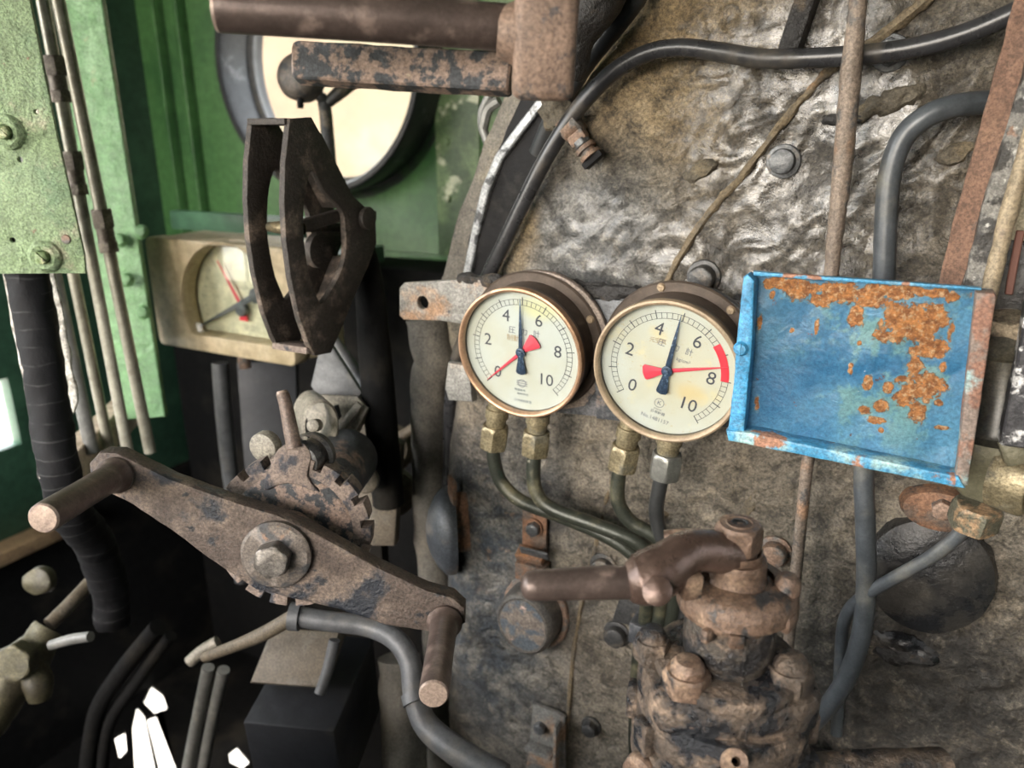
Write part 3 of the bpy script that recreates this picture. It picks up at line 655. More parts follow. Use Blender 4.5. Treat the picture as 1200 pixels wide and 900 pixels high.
g = G(); g.tube(bt(((760, -30), (742, 2), (716, 36), (690, 68), (672, 96), (650, 135), (630, 180)), [.02, .02, .015, .01, 0, -.02, -.03]), .0095, 12)
solo('thick_conduit', 'thick black conduit running down from the top edge behind the clamp', 'conduit', g, M['dark_conduit'])
# long cable over the top of the backhead
g = G(); g.tube(bt(((1290, -30), (1200, 10), (1130, 40), (1060, 58), (985, 66), (900, 69), (850, 62), (800, 56), (760, 62), (722, 82), (694, 108), (668, 140), (640, 185), (612, 240), (588, 290), (569, 330), (548, 385), (533, 430), (527, 480), (526, 540), (524, 590)), [.03, .03, .028, .026, .026, .026, .024, .022, .02, .018, .018, .018, .018, .016, .014, .008, -.01, -.02, -.03, -.03, -.03]), .0076, 12, 5)
solo('long_cable', 'long glossy black cable sagging across the top of the boiler', 'cable', g, M['cable'])
cl = thing('cable_clamp', 'corroded screw clamp gripping the long cable at the top left of the boiler', 'clamp', BF(669, 148, .014, rad(-50)))
g = G(); g.cyl(.0115, .020, T(0, 0, 0) @ RX(PI/2) @ T(0, 0, -.010), 20, .002); g.box(.018, .018, .012, T(.010, 0, .002), .003); g.rough(.0006, 150)
part('clamp_body', g, M['bolt_rust'], cl)
g = G(); g.hexa(.0085, .006, T(.016, 0, .002) @ RY(PI/2), .0); part('nut', g, M['bolt_grey'], cl)
g = G(); g.lathe([(0, 0), (.010, 0), (.010, .004), (.007, .0045), (.007, .008), (.0105, .0085), (.0105, .012), (.0, .012)], T(.023, 0, .002) @ RY(PI/2), 20); part('washer', g, M['bolt_rust'], cl)
g = G(); g.box(.006, .022, .012, T(.038, 0, .002), .001); part('end_plate', g, M['black_metal'], cl)
# lagged pipe and thin pipe down the left edge
g = G(); g.tube([BHP(px, py, -.08) for px, py in ((500, 372), (508, 420), (503, 450), (504, 520), (505, 600), (512, 700), (518, 800), (520, 950))], [.026, .026, .024, .0245, .024, .024, .024, .024], 20)
g.rough(.0025, 35); solo('lagged_pipe', 'thick grey lagged pipe standing left of the boiler', 'pipe', g, M['lagging'])

# rods and pipes in front of the backhead
g = G(); g.tube(bt(((1012, -60), (1004, 20), (996, 95), (987, 200), (977, 290), (973, 335), (962, 440)), .05), [.0060, .0064, .0078, .0072, .0060, .0058, .0055], 12); g.rough(.0006, 120, 1, .004)
g.tube(bt(((963, 430), (946, 545), (934, 660), (926, 735), (917, 830), (905, 930)), .042), .0052, 12)
solo('rusty_rod', 'thin rusty operating rod passing behind the blue tray', 'rod', g, M['rusty_rod'])
g = G(); g.tube(bt(((1240, 105), (1172, 118), (1120, 124), (1085, 137), (1058, 162), (1043, 205), (1038, 260), (1035, 340), (1028, 430), (1013, 545), (1014, 610), (1015, 680), (1010, 740), (994, 790), (970, 828), (945, 856), (928, 885)), [.0, .01, .03, .035, .035, .035, .035, .035, .035, .035, .04, .04, .04, .04, .04, .035, .03]), .0085, 14, 5)
solo('rubber_hose', 'thick dark rubber hose bending down behind the blue tray', 'hose', g, M['grey_cable'])
g = G(); g.tube(bt(((1150, 590), (1132, 618), (1095, 650), (1050, 676), (1010, 700), (990, 725), (985, 770), (982, 830), (980, 860)), [.07, .065, .06, .05, .04, .03, .025, .02, .02]), .0056, 12)
solo('copper_feed_pipe', 'slim curved dark pipe leaving the brass block below the blue tray', 'pipe', g, M['grey_cable'])
g = G(); q = BF(934, 888, .03); g.box(.06, .02, .03, q, .003); g.cyl(.011, .02, q @ T(-.004, .02, 0) @ RX(PI/2), 20, .001); g.rough(.001, 90)
solo('hose_union', 'small crusted union where the rubber hose ends', 'pipe fitting', g, M['tar_lump'])
# ================================================================== GAUGE BRACKET
BO = .035
BFM = BF(610, 400, BO)
def b2(pts): return px2(BFM, pts)
br = thing('gauge_bracket', 'corroded flat steel bracket carrying both pressure gauges', 'bracket', BFM)
h0 = b2([(500, 353)])[0]
g = G(); g.plate([b2([(479, 330), (545, 326), (600, 327), (640, 332), (640, 385), (560, 380), (520, 374), (478, 373), (473, 368), (473, 336)]), circ(.0072, 20, *h0)], .008)
g.rough(.0005, 90); part('bar', g, M['bracket'], br, 'bare grey bar end with a round hole')
g = G(); g.plate([b2([(640, 334), (700, 338), (745, 342), (870, 352), (868, 500), (742, 488), (700, 486), (640, 480), (600, 440)])], .006); g.rough(.0004, 90)
g.plate([b2([(697, 348), (735, 350), (733, 490), (703, 487)])], .004, T(0, 0, .006))
part('back_plate', g, M['mount_plate'], br)
g = G(); g.tube([tuple(BFM.inverted() @ BHP(px, py, BO+.004)) for px, py in ((540, 326), (560, 329), (590, 330), (640, 333), (700, 341), (745, 343), (800, 346))], [.003, .006, .005, .005, .008, .006, .004], 8)
g.rough(.004, 70, 1, .006); part('tar_crust', g, M['tar_lump'], br)
g = G(); g.plate([b2([(523, 425), (548, 430), (552, 472), (524, 470), (520, 455)])], .012, T(0, 0, -.014), .002); g.rough(.001, 80)
part('lug', g, M['bracket'], br)

def ring_arc(r0, r1, a0, a1, n=40):
    return [(r1*math.cos(a0+(a1-a0)*k/n), r1*math.sin(a0+(a1-a0)*k/n)) for k in range(n+1)] + [(r0*math.cos(a1+(a0-a1)*k/n), r0*math.sin(a1+(a0-a1)*k/n)) for k in range(n+1)]

def gauge(px, py, off, roll, R, name_label, rim, face, ring_mat, serial, kind):
    Mx = BF(px, py, off) @ RX(rad(6)) @ RZ(roll)
    t = thing('pressure_gauge', name_label, 'pressure gauge', Mx, None)
    k = R/.064; dep = off-BO-.006          # from the bezel's plane back to the bracket
    # mounting ring behind the case
    g = G()
    if kind == 0: outer = [(.070*math.cos(a), .070*math.sin(a)) for a in [rad(x) for x in range(-30, 200, 8)]]+[(-.058, -.046), (-.03, -.066), (.012, -.074), (.048, -.058)]
    else: outer = circ(.0675, 48)
    outer = [(a*k, b*k) for a, b in outer]
    g.plate([outer, circ(.046*k, 40)], .007, T(.005*k, .0, -dep), .0012); g.rough(.0005, 90)
    part('mounting_ring', g, ring_mat, t)
    # case
    g = G(); g.lathe([(0, -dep+.007), (.069*k, -dep+.007), (.0695*k, -dep+.0095), (.068*k, -dep+.011), (.0605*k, -dep+.0115), (.0600*k, -dep+.014), (.0600*k, -.014), (.0618*k, -.012), (.0628*k, -.004), (.062*k, -.001)], None, 72)
    g.lathe([(.0597*k, -.001), (.0597*k, -.010), (0, -.0102)], None, 72)
    cs = part('case', g, M['gauge_body'], t)
    for a in (62, 118, 195, -95, -10) if kind else (30, 150, -100):
        g = G(); q = T(.0648*k*math.cos(rad(a)), .0648*k*math.sin(rad(a)), -dep+.011)
        g.lathe([(0, .0028), (.0030, .0022), (.0040, 0)], q, 16); g.box(.0012, .0056, .0006, q @ T(0, 0, .0028)); g.box(.0056, .0012, .0006, q @ T(0, 0, .0028))
        part('screw', g, M['tan_rim'], t)
    g = G(); g.lathe([(.0595*k, -.004), (.0592*k, .0008), (.0600*k, .0022), (.0618*k, .0030), (.0634*k, .0022), (.0640*k, -.0004), (.0636*k, -.0045), (.0626*k, -.007), (.061*k, -.007)], None, 96)
    part('bezel', g, rim, t)
    g = G(); g.lathe([(.0596*k, -.0072), (0, -.0072)], None, 72); dl = part('dial', g, face, t)
    # scale, figures and small print
    zm = -.0070; g = G(); r1, r2, r3 = .0505*k, .0455*k, .0530*k
    def bar(a, ra, rb, wd): g.box(rb-ra, wd, .0001, RZ(a) @ T((ra+rb)/2, 0, zm))
    for i in range(51):
        a = rad(225-5.4*i); mj = i % 5 == 0
        bar(a, r2, r3 if mj else r1, .0008 if mj else .00048)
    for rr in (r1, r2): g.lathe([(rr-.0002, zm), (rr+.0002, zm), (rr+.0002, zm+.0001), (rr-.0002, zm+.0001), (rr-.0002, zm)], RZ(rad(-45)), 108, rad(270))
    for n_ in (0, 2, 4, 6, 8, 10):
        a = rad(225-27*n_); rr = (.0365 if n_ != 10 else .0345)*k
        g.text(str(n_), .0165*k, rr*math.cos(a), rr*math.sin(a), zm)
    sc_ = part('scale', g, M['ink'], dl, None)
    g = G()
    if kind == 0:
        for ch, x in (('圧', -.0105), ('力', .002), ('計', .0145)): g.text(ch, .0074*k, x*k, .0195*k, zm)
    else:
        for ch, x in (('圧', -.0115), ('力', .001), ('計', .0125)): g.text(ch, .0070*k, x*k, .0215*k, zm)
        g.text('kg/cm²', .0045*k, .010*k, .0125*k, zm)
    part('title', g, M['ink_grey'], dl)
    g = G()
    if kind == 0:
        g.text('制動', .0068*k, -.0095*k, .0115*k, zm)
    else: g.text('元空気', .0050*k, -.015*k, .022*k, zm, .15)
    part('worn_print', g, M['ink_brown'], dl)
    g = G(); ly = -.0325*k
    if kind == 0:
        for dy, wd in ((.0022, .0112), (0, .0122), (-.0022, .0112)): g.box(wd, .0007, .0001, T(0, ly+dy, zm))
        g.lathe([(.0036, zm), (.0043, zm), (.0043, zm+.0001), (.0036, zm+.0001), (.0036, zm)], T(0, ly, 0) @ Matrix.Diagonal((1.05, .95, 1, 1)), 28)
    else:
        g.lathe([(.0040, zm), (.0045, zm), (.0045, zm+.0001), (.0040, zm+.0001), (.0040, zm)], T(.001, ly, 0), 28)
        g.text('长' if False else 'K', .0058, .001, ly, zm); g.text('TOKYO', .0020, .001, ly-.0066, zm)
    part('maker_mark', g, M['ink_grey'], dl)
    g = G()
    if kind == 0:
        g.text('製造番号', .0030, -.002, -.0400*k, zm); g.text('昭和年月', .0030, .001, -.0440*k, zm); g.text('日本国有鉄道', .0032, .001, -.0510*k, zm)
        part('small_print', g, M['ink_faint'], dl)
    else:
        g.text('日本計器', .0034, .002, -.0420*k, zm, 0); g.text(serial, .0052, .001, -.0485*k, zm, 0)
        part('small_print', g, M['ink_grey'], dl)
    if kind:      # the red sector painted on the dial
        g = G(); n_ = 16; g.plate([ring_arc(r2-.0012, r1+.0004, rad(225-27*6.55), rad(225-27*8.0), 20)], .0002, T(0, 0, zm), .00003); part('red_sector', g, M['red_paint'], dl)
    # pointers
    def pointer(ang, L1, w1, L2, w2, z, mat, nm, lab):
        g = G(); g.plate([[(-.002, w1), (L1*.12, w1), (L1*.5, w1*.72), (L1, .00022), (L1, -.00022), (L1*.5, -w1*.72), (L1*.12, -w1), (-.002, -w1), (-L2*.9, -w2), (-L2*.99, -w2*.8), (-L2*1.04, 0), (-L2*.99, w2*.8), (-L2*.9, w2)]], .0006, RZ(ang) @ T(0, 0, z), .0001)
        return part(nm, g, mat, t, lab)
    if kind == 0:
        pointer(rad(224), .0505*k, .0016, .021*k, .0078, -.0052, M['red_pointer'], 'pointer', 'red pointer with a fan-shaped tail')
        pointer(rad(91), .0525*k, .0021, .0215*k, .0052, -.0040, M['steel_pointer'], 'pointer', 'blued steel pointer')
    else:
        pointer(rad(25), .0510*k, .0018, .021*k, .0072, -.0052, M['red_pointer'], 'pointer', 'red pointer with a fan-shaped tail')
        pointer(rad(92), .0515*k, .0024, .0215*k, .0052, -.0040, M['steel_pointer'], 'pointer', 'blued steel pointer')
    g = G(); g.cyl(.0048*k, .0022, T(0, 0, -.0045), 24, .0006); g.cyl(.0022*k, .0012, T(0, 0, -.0024), 16, .0004); part('pointer_hub', g, M['steel_pointer'], t)
    g = G(); g.cyl(.0594*k, .0008, T(0, 0, -.0014), 72); part('glass', g, M['glass'], t)
    return t, Mx
ga, MA = gauge(608, 415, .086, rad(-3), .0650, 'left pressure gauge with a copper rim and its red pointer at zero', M['copper_rim'], M['dial_clean'], M['mount_pink'], '', 0)
gb_, MB_ = gauge(780, 437, .088, rad(-13.5), .0655, 'right pressure gauge with a stained dial and a red sector near eight', M['tan_rim'], M['dial_stained'], M['mount_plate'], 'No.1481157', 1)

# sockets and nuts under each gauge, then the four pipes
def P3(px, py, off): return BHP(px, py, off)
def union(gt, Mx, px1, py1, px2_, py2_, off, nutmat, rn):
    """socket leaving the case at the first pixel, union nut around the second"""
    a, b = P3(px1, py1, off), P3(px2_, py2_, off); inv = Mx.inverted(); d = (b-a).normalized()
    q = inv @ look(b, -d, NB) @ RZ(.35)
    g = G(); g.lathe([(.0085, .020), (.0100, .026), (.0105, .034), (.0120, .0345), (.0120, .044), (.0100, .0445), (.0100, .060)], q, 24); g.cyl(.0088, .028, q, 24); part('socket', g, M['brass_dirty'], gt)
    g = G(); g.hexa(rn, .025, q, 0); g.rough(.0003, 200); part('union_nut', g, nutmat, gt, None)
UO = .060
union(ga, MA, 582, 488, 578, 524, UO, M['brass_dirty'], .0150)
union(ga, MA, 630, 492, 627, 532, UO, M['brass_dirty'], .0150)
union(gb_, MB_, 736, 512, 728, 549, UO, M['brass_dirty'], .0150)
union(gb_, MB_, 784, 520, 778, 559, UO, M['steel_nut'], .0150)
def gp(pts, offs, r, label, mat):
    g = G(); n = len(pts); g.tube([P3(p[0], p[1], o) for p, o in zip(pts, offs)], r, 14, 6)
    solo('gauge_pipe', label, 'pipe', g, mat, 'gauge pipes')
down = lambda x: [(x-2, 690), (x-7, 720), (x-12, 770), (x-22, 830), (x-26, 930)]
gp([(578, 518), (579, 540), (588, 566), (612, 588), (660, 606), (710, 628), (744, 652), (758, 680), (757, 720), (748, 770), (744, 850), (744, 940)], [.060, .060, .058, .058, .048, .045, .042, .038, .03, .022, .02, .02], .0074, 'leftmost gauge pipe from the left nut of the left gauge', M['olive_pipe'])
gp([(627, 526), (625, 550), (628, 575), (645, 595), (700, 616), (744, 634), (765, 655), (774, 690), (773, 720), (764, 770), (757, 850), (757, 940)], [.060, .061, .062, .062, .060, .055, .048, .040, .03, .022, .02, .02], .0074, 'gauge pipe from the right nut of the left gauge', M['olive_pipe'])
gp([(728, 543), (724, 565), (725, 590), (740, 612), (768, 628), (788, 648), (792, 690), (788, 720), (780, 770), (772, 850), (770, 940)], [.060, .060, .060, .058, .054, .05, .042, .03, .022, .02, .02], .0072, 'gauge pipe from the left nut of the right gauge', M['olive_pipe'])
gp([(777, 552), (772, 575), (769, 600), (775, 628), (790, 660), (803, 700), (803, 722), (796, 770), (788, 850), (784, 940)], [.060, .060, .059, .057, .050, .040, .03, .022, .02, .02], .0072, 'rightmost gauge pipe from the grey nut of the right gauge', M['black_pipe'])
cl = thing('pipe_clip', 'flat grey clip holding the four gauge pipes on the backhead', 'clip', BF(776, 752, .036))
g = G(); g.box(.062, .024, .005, None, .001); g.box(.012, .024, .034, T(-.030, 0, -.016), .001); g.rough(.0004, 90, 1, .01); part('strap', g, M['mount_plate'], cl)
g = G(); g.plate([[(-.065, -.014), (-.026, -.014), (-.026, .030), (-.055, .030)]], .004, T(0, 0, -.034)); g.rough(.0008, 60); part('clip_foot', g, M['bolt_dark'], cl)

# ================================================================== BLUE TRAY
TM = BF(1000, 430, .125)
def t2(pts): return px2(TM, pts)
tr = thing('blue_tray', 'blue painted steel tray with large orange rust patches', 'tray', TM)
def l3(px, py): return (*t2([(px, py)])[0], 0)
s = NT('tray_blue'); w = s.warp(45, .016); w2 = s.warp(170, .003)
base = s.mix(s.ss(s.noise(16, 5, .6, vec=w), .36, .66), (.045, .20, .39), (.13, .34, .52))
base = s.mix(s.math('MULTIPLY', s.ss(s.noise(28, 5, .65, vec=w), .52, .62), s.ss(s.dist(l3(1060, 410), vec=w, scale=(1, 1, 0)), .10, .03)), base, (.20, .40, .42))
base = s.mix(s.math('MULTIPLY', s.ss(s.dist(l3(920, 410), vec=w, scale=(1, .6, 0)), .05, .01), .35), base, (.055, .16, .30))  # darker left of the panel, its shading painted into the blue
mask = None
for px, py, rx, ry in ((940, 338, 22, 13), (965, 350, 14, 9), (915, 330, 20, 8), (990, 342, 22, 14), (1025, 348, 22, 12), (1045, 340, 30, 9), (1090, 340, 36, 5), (1006, 368, 10, 14), (1120, 345, 8, 8),
                       (1060, 375, 22, 22), (1078, 385, 24, 18), (1095, 372, 20, 18), (1050, 392, 18, 10), (1088, 408, 20, 12), (1100, 403, 12, 8), (1076, 425, 9, 16), (1080, 455, 20, 14), (1090, 445, 20, 12),
                       (1066, 462, 12, 18), (1076, 480, 10, 14), (1044, 452, 5, 6), (1020, 448, 5, 8), (1015, 480, 9, 6), (1035, 475, 8, 9), (1028, 490, 12, 5), (960, 380, 3, 10), (893, 375, 3, 12), (890, 470, 4, 10), (905, 333, 8, 6),
                       (1108, 428, 4, 6), (1103, 470, 4, 4), (1108, 500, 8, 3), (1035, 502, 4, 3), (1062, 442, 6, 4), (908, 342, 5, 5), (930, 385, 3, 4), (1000, 428, 3, 7), (1010, 400, 3, 3), (1118, 385, 4, 12)):
    c = l3(px, py); k = .52/900
    d = s.dist(c, vec=w2, scale=(1/(rx*k), 1/(ry*k), 0)); mask = d if mask is None else s.math('MINIMUM', mask, d)
mask = s.math('ADD', mask, s.mr(s.noise(110, 7, .75, vec=w2), 1.5, -1.5))
mask = s.math('ADD', mask, s.mr(s.noise(50, 4, .6), .7, -.7))
rustf = s.ss(mask, 1.02, .92); halo = s.ss(mask, 1.35, 1.1)
rc = s.mix(s.ss(s.noise(150, 6, .7), .36, .62), (.28, .11, .045), (.64, .29, .10)); rc = s.mix(s.ss(s.noise(240, 5, .75), .50, .64), rc, (.68, .47, .27))
col = s.mix(s.math('MULTIPLY', halo, .45), base, (.26, .40, .40)); col = s.mix(rustf, col, rc)
chip = s.ss(s.noise(75, 6, .7, vec=w2), .65, .69); col = s.mix(chip, col, (.20, .10, .07))
rim_ = s.ss(s.noise(160, 4, .65, vec=w2), .71, .75); col = s.mix(rim_, col, (.6, .68, .70))
wr = s.warp(22, .05); wrink = s.voro(24, 'SMOOTH_F1', vec=wr)
fs = s.noise(380, 4, .78); col = s.mix(s.ss(fs, .3, .7), s.mix(1.0, col, (.72, .72, .72), 'MULTIPLY'), s.mix(1.0, col, (1.22, 1.22, 1.2), 'MULTIPLY'))
nr = s.bump(wrink, .35, .012); nr = s.bump(s.noise(60, 5, .6, 1.0), .4, .003, nr); nr = s.bump(rustf, -.6, .0012, nr); nr = s.bump(s.math('MULTIPLY', rustf, s.noise(300, 5, .7)), .8, .0015, nr)
rg = s.math('ADD', s.mr(s.noise(40, 4), .26, .44), s.math('MULTIPLY', rustf, .45))
s.fin(col, rg, 0, nr, .5); M['tray_blue'] = s.m
M['tray_edge'] = grime('tray_edge', (.055, .25, .43), [((.30, .46, .46), 26, .50, .64), ((.33, .17, .11), 34, .57, .62, .8), ((.6, .68, .66), 60, .68, .74)], .4, .1, 0, .5, 160, .002)
M['tray_edge_blue'] = grime('tray_edge_blue', (.045, .235, .43), [((.22, .46, .60), 26, .54, .68), ((.25, .15, .11), 40, .68, .72, .8), ((.6, .7, .72), 60, .66, .72)], .4, .1, 0, .5, 160, .002)
M['tray_edge_rust'] = grime('tray_edge_rust', (.20, .155, .13), [((.25, .13, .09), 40, .48, .58, .8), ((.25, .36, .36), 30, .56, .66), ((.4, .36, .3), 60, .64, .72)], .6, .1, 0, .6, 180, .002)
po = t2([(877, 320), (863, 506), (1130, 559), (1163, 339)])
g = G(); t_ = bmesh.new(); nx, ny = 60, 44; vv = []
for j in range(ny+1):
    a = Vector(po[0]).lerp(Vector(po[1]), j/ny); b = Vector(po[3]).lerp(Vector(po[2]), j/ny)
    vv.append([t_.verts.new((*a.lerp(b, i/nx), .0016*noise.fractal(Vector((*a.lerp(b, i/nx), 0))*16, .8, 2, 3))) for i in range(nx+1)])
for a, b in zip(vv, vv[1:]):
    for i in range(nx): t_.faces.new((a[i], b[i], b[i+1], a[i+1]))
r = bmesh.ops.solidify(t_, geom=t_.faces[:], thickness=.0022); bmesh.ops.recalc_face_normals(t_, faces=t_.faces[:]); g.add(t_)
part('tray_panel', g, M['tray_blue'], tr, sharp=60)
def rim(nm, loop, z1, mat, lab=None, bev=.0016, rg=.0007):
    g = G(); g.plate([t2(loop)], z1, T(0, 0, -.001), bev)
    es = [e for e in g.bm.edges if e.calc_length() > .02]; bmesh.ops.subdivide_edges(g.bm, edges=es, cuts=10)
    g.rough(rg, 40); return part(nm, g, mat, tr, lab)
rim('rim', [(876, 321), (881, 318), (888, 325), (888, 340), (884, 420), (876, 500), (858, 500), (866, 420), (872, 350)], .016, M['tray_edge_blue'], 'blue left rim')
rim('rim', [(856, 496), (885, 499), (990, 521), (1122, 548), (1130, 562), (1000, 536), (859, 508)], .018, M['tray_edge'], 'lower rim with chipped blue paint')
rim('rim', [(1142, 338), (1163, 339), (1166, 343), (1133, 560), (1117, 558), (1120, 540)], .016, M['tray_edge_rust'], 'rusted right rim')
rim('rim', [(884, 317), (1010, 326), (1150, 336), (1150, 339), (1010, 330), (884, 322)], .006, M['tray_edge'], None, .0006, .0004)
g = G(); g.lathe([(0, .003), (.004, .0025), (.0055, 0)], T(*t2([(873, 403)])[0], .016), 16); g.box(.001, .009, .001, T(*t2([(873, 403)])[0], .019)); part('screw', g, M['tray_edge_blue'], tr)
g = G(); p_ = t2([(1000, 440)])[0]; g.box(.05, .03, .09, T(p_[0], p_[1], -.048), .003); part('mounting_bracket', g, M['mount_plate'], tr)

# ================================================================== RIGHT EDGE
g = G(); g.strip([BHP(px, py, .055) for px, py in ((1232, -60), (1205, 30), (1183, 110), (1160, 190), (1138, 265), (1121, 335), (1100, 420))], UB, .024, .008); g.rough(.0008, 60, 2, .01)
solo('rusty_angle_iron', 'red-brown rusty flat bar slanting down to the tray corner', 'bar', g, M['red_iron'])
g = G(); g.strip([BHP(px, py, .066) for px, py in ((1260, -60), (1236, 30), (1213, 110), (1188, 190), (1165, 265), (1147, 335), (1130, 400))], UB, .021, .012); g.rough(.0016, 60, 2, .008)
solo('flaking_bar', 'flaking grey and white bar beside the red-brown bar', 'bar', g, M['flaky'])
g = G(); g.tube([BHP(px, py, .085) for px, py in ((1268, -40), (1232, 80), (1207, 165), (1182, 250), (1162, 330), (1144, 400))], .0056, 12); g.rough(.0007, 90, 1, .004)
solo('tan_rod', 'thin tan painted rod between the flaking bar and the cream panel', 'rod', g, M['tan_rod'])
CPM = BF(1200, 240, .05)
g = G(); g.plate([px2(CPM, [(1212, 60), (1340, 70), (1320, 290), (1174, 279)])], .006, CPM); solo('cream_panel', 'cream painted panel at the right edge behind the tan rod', 'panel', g, M['cream_panel'])
g = G(); g.plate([px2(CPM, [(1172, 281), (1320, 291), (1300, 420), (1150, 400)])], .006, CPM); g.rough(.001, 60); solo('grey_backing_plate', 'dark grey plate below the cream panel', 'plate', g, M['cover_brown'])
g = G(); g.strip([BHP(px, py, .065) for px, py in ((1196, 270), (1188, 310), (1182, 345))], UB, .005, .004); solo('red_painted_strip', 'narrow faded red strip on the dark grey plate', 'strip', g, M['rust_red_paint'])
sg = thing('gauge_glass_housing', 'dark brown cylindrical sight glass housing behind the tray corner', 'sight glass', frame(BHP(1168, 500, .07), UB, Z, NB))
I = sg.matrix_world.inverted()
c0, c1 = BHP(1168, 512, .07), BHP(1185, 378, .07)
q = I @ look(c0, (c1-c0).normalized(), NB); hh = (c1-c0).length
g = G(); g.lathe([(0, 0), (.026, 0), (.027, .006), (.0245, .010), (.0245, .022), (.022, .026), (.022, hh*.72), (.0245, hh*.75), (.026, hh*.80), (.026, hh)], q, 36); part('housing', g, M['brown_drum'], sg)
g = G(); g.lathe([(.0, hh*.96), (.034, hh*.96), (.036, hh), (.034, hh*1.07), (0, hh*1.08)], q, 24); g.rough(.003, 70, 2, .008); part('cap', g, M['tan_crust'], sg, 'crusted tan cap')
g = G(); g.box(.012, .004, hh*.40, q @ RZ(-1.2) @ T(0, -.0225, hh*.45), .001); part('slot', g, M['dim_grey'], sg, 'grey slot of the sight glass')
g = G(); g.strip([BHP(px, py, .115) for px, py in ((1222, 330), (1207, 420), (1196, 470), (1186, 520))], UB, .016, .016); g.rough(.0008, 90, 1, .008)
solo('flaked_black_bracket', 'black bracket with flaking white paint beside the sight glass', 'bracket', g, M['white_flake'])
# brass block
OM = BF(1150, 555, .085)
ob = thing('brass_valve_block', 'large olive green brass valve block below the tray corner', 'valve block', OM)
g = G(); g.plate([px2(OM, [(1098, 492), (1150, 500), (1205, 520), (1236, 540), (1225, 575), (1178, 592), (1150, 590), (1128, 582), (1106, 560), (1092, 530)])], .040, T(0, 0, -.035), .007); g.rough(.0006, 40)
part('body', g, M['olive_block'], ob)
g = G(); g.plate([px2(OM, [(1165, 510), (1222, 522), (1215, 552), (1182, 556)])], .014, None, .004); part('boss', g, M['olive_block'], ob)
g = G(); a_, b_ = BHP(1138, 616, .07), BHP(1152, 578, .075); q = OM.inverted() @ look(a_, (b_-a_).normalized(), NB) @ RZ(.3)
g.hexa(.0180, .021, q); g.rough(.0005, 200); part('union_nut', g, M['fitting_rust'], ob)
g = G(); q = OM.inverted() @ look(BHP(1198, 572, .095), NB*.5+UB*.85); g.lathe([(0, .002), (.009, .002), (.010, .005), (.014, .006), (.0165, .002), (.0165, -.02)], q @ Matrix.Diagonal((.8, 1.3, 1, 1)), 28); part('side_plug', g, M['brass_dirty'], ob)

# ================================================================== BRAKE VALVE, bottom centre
VT = W(867, 614, .47)
VM = Matrix.Translation(VT) @ RZ(rad(0))
vb = thing('brake_valve', 'rusty brake valve with bolted flange at the bottom centre', 'valve', VM @ T(0, 0, -.175))
def VP(z): return T(0, 0, .175+z)          # z below the top nut
g = G(); g.hexa(.0145, .017, VP(-.0165) @ RZ(.25), 0); g.lathe([(.0145, -.0172), (.0158, -.0168), (.0158, -.0215), (.0150, -.0225)], VP(0), 32)
g.lathe([(.0, .0003), (.0070, .0003), (.0078, .0012), (.0086, .0003)], VP(0), 24)
g.rough(.0003, 200); nut = part('top_nut', g, M['valve_rust'], vb)
g = G(); g.lathe([(0, .0004), (.004, .0006), (.0042, .0014), (.0052, .0014)], VP(0), 20); g2 = part('centre_hole', g, M['tar_lump'], vb); g2.parent = nut
# quadrant cap
cap = smoothpoly([(-.030, .018), (-.012, .030), (.014, .036), (.034, .024), (.041, .002), (.036, -.018), (.026, -.030), (.018, -.024), (.006, -.034), (-.012, -.031), (-.024, -.024), (-.034, -.006)], 4)
g = G(); g.plate([cap], .013, VP(-.060), .004); g.lathe([(.022, -.036), (.030, -.0385), (.0345, -.042), (.037, -.047), (.0372, -.054), (0, -.054)], T(.003, .001, 0) @ VP(0), 48)
g.lathe([(.0, -.022), (.0178, -.022), (.0186, -.0245), (.0186, -.034), (.0200, -.0375), (.024, -.039), (0, -.041)], VP(0), 36)
g.rough(.0005, 55, 1, .006); part('quadrant_cap', g, M['valve_rust'], vb)
for x, y in ((.030, -.010), (-.020, -.0)):
    g = G(); g.lathe([(0, .008), (.005, .0072), (.0078, .003), (.008, -.004)], T(x, y, .175-.037), 18); part('rivet', g, M['valve_rust'], vb)
for x, y, a in ((-.021, -.0275, .6), (-.006, -.034, 0)):
    g = G(); g.box(.009, .005, .009, T(x, y*.98, .175-.060) @ RZ(a), .0012); g.rough(.0004, 150); part('stop', g, M['valve_rust'], vb)
g = G(); g.lathe([(.0, -.055), (.0275, -.055), (.0285, -.062), (.0290, -.085), (.0265, -.096), (.0245, -.104), (.0255, -.112), (.030, -.118), (0, -.12)], VP(0), 44)
g.box(.0012, .001, .05, VP(-.085) @ RZ(-.05) @ T(.003, -.0290, 0)); g.rough(.0006, 45, 1, .006); part('column', g, M['valve_black'], vb)
# flange: lobed top plate, domed body, lower ring
lob = smoothpoly([(-.054, .014), (-.034, .036), (0, .047), (.034, .040), (.050, .018), (.054, -.010), (.050, -.032), (.024, -.042), (0, -.045), (-.024, -.043), (-.048, -.034), (-.054, -.010)], 4)
g = G(); g.plate([lob], .024, VP(-.126), .004); g.plate([circ(.047, 40)], .012, VP(-.107), .003); g.box(.0012, .0012, .022, T(.002, -.0455, .175-.114)); g.rough(.0006, 45, 1, .007)
part('top_flange', g, M['valve'], vb)
g = G(); g.lathe([(0, -.136), (.050, -.136), (.0525, -.142), (.0525, -.160), (.0505, -.163), (.0505, -.166), (.0545, -.169), (.0550, -.186), (.052, -.190), (.047, -.200), (.044, -.225), (.040, -.262), (0, -.262)], VP(.014) @ Matrix.Diagonal((1.06, 1.06, 1, 1)), 56); g.rough(.0006, 45, 1, .007)
part('body', g, M['valve'], vb)
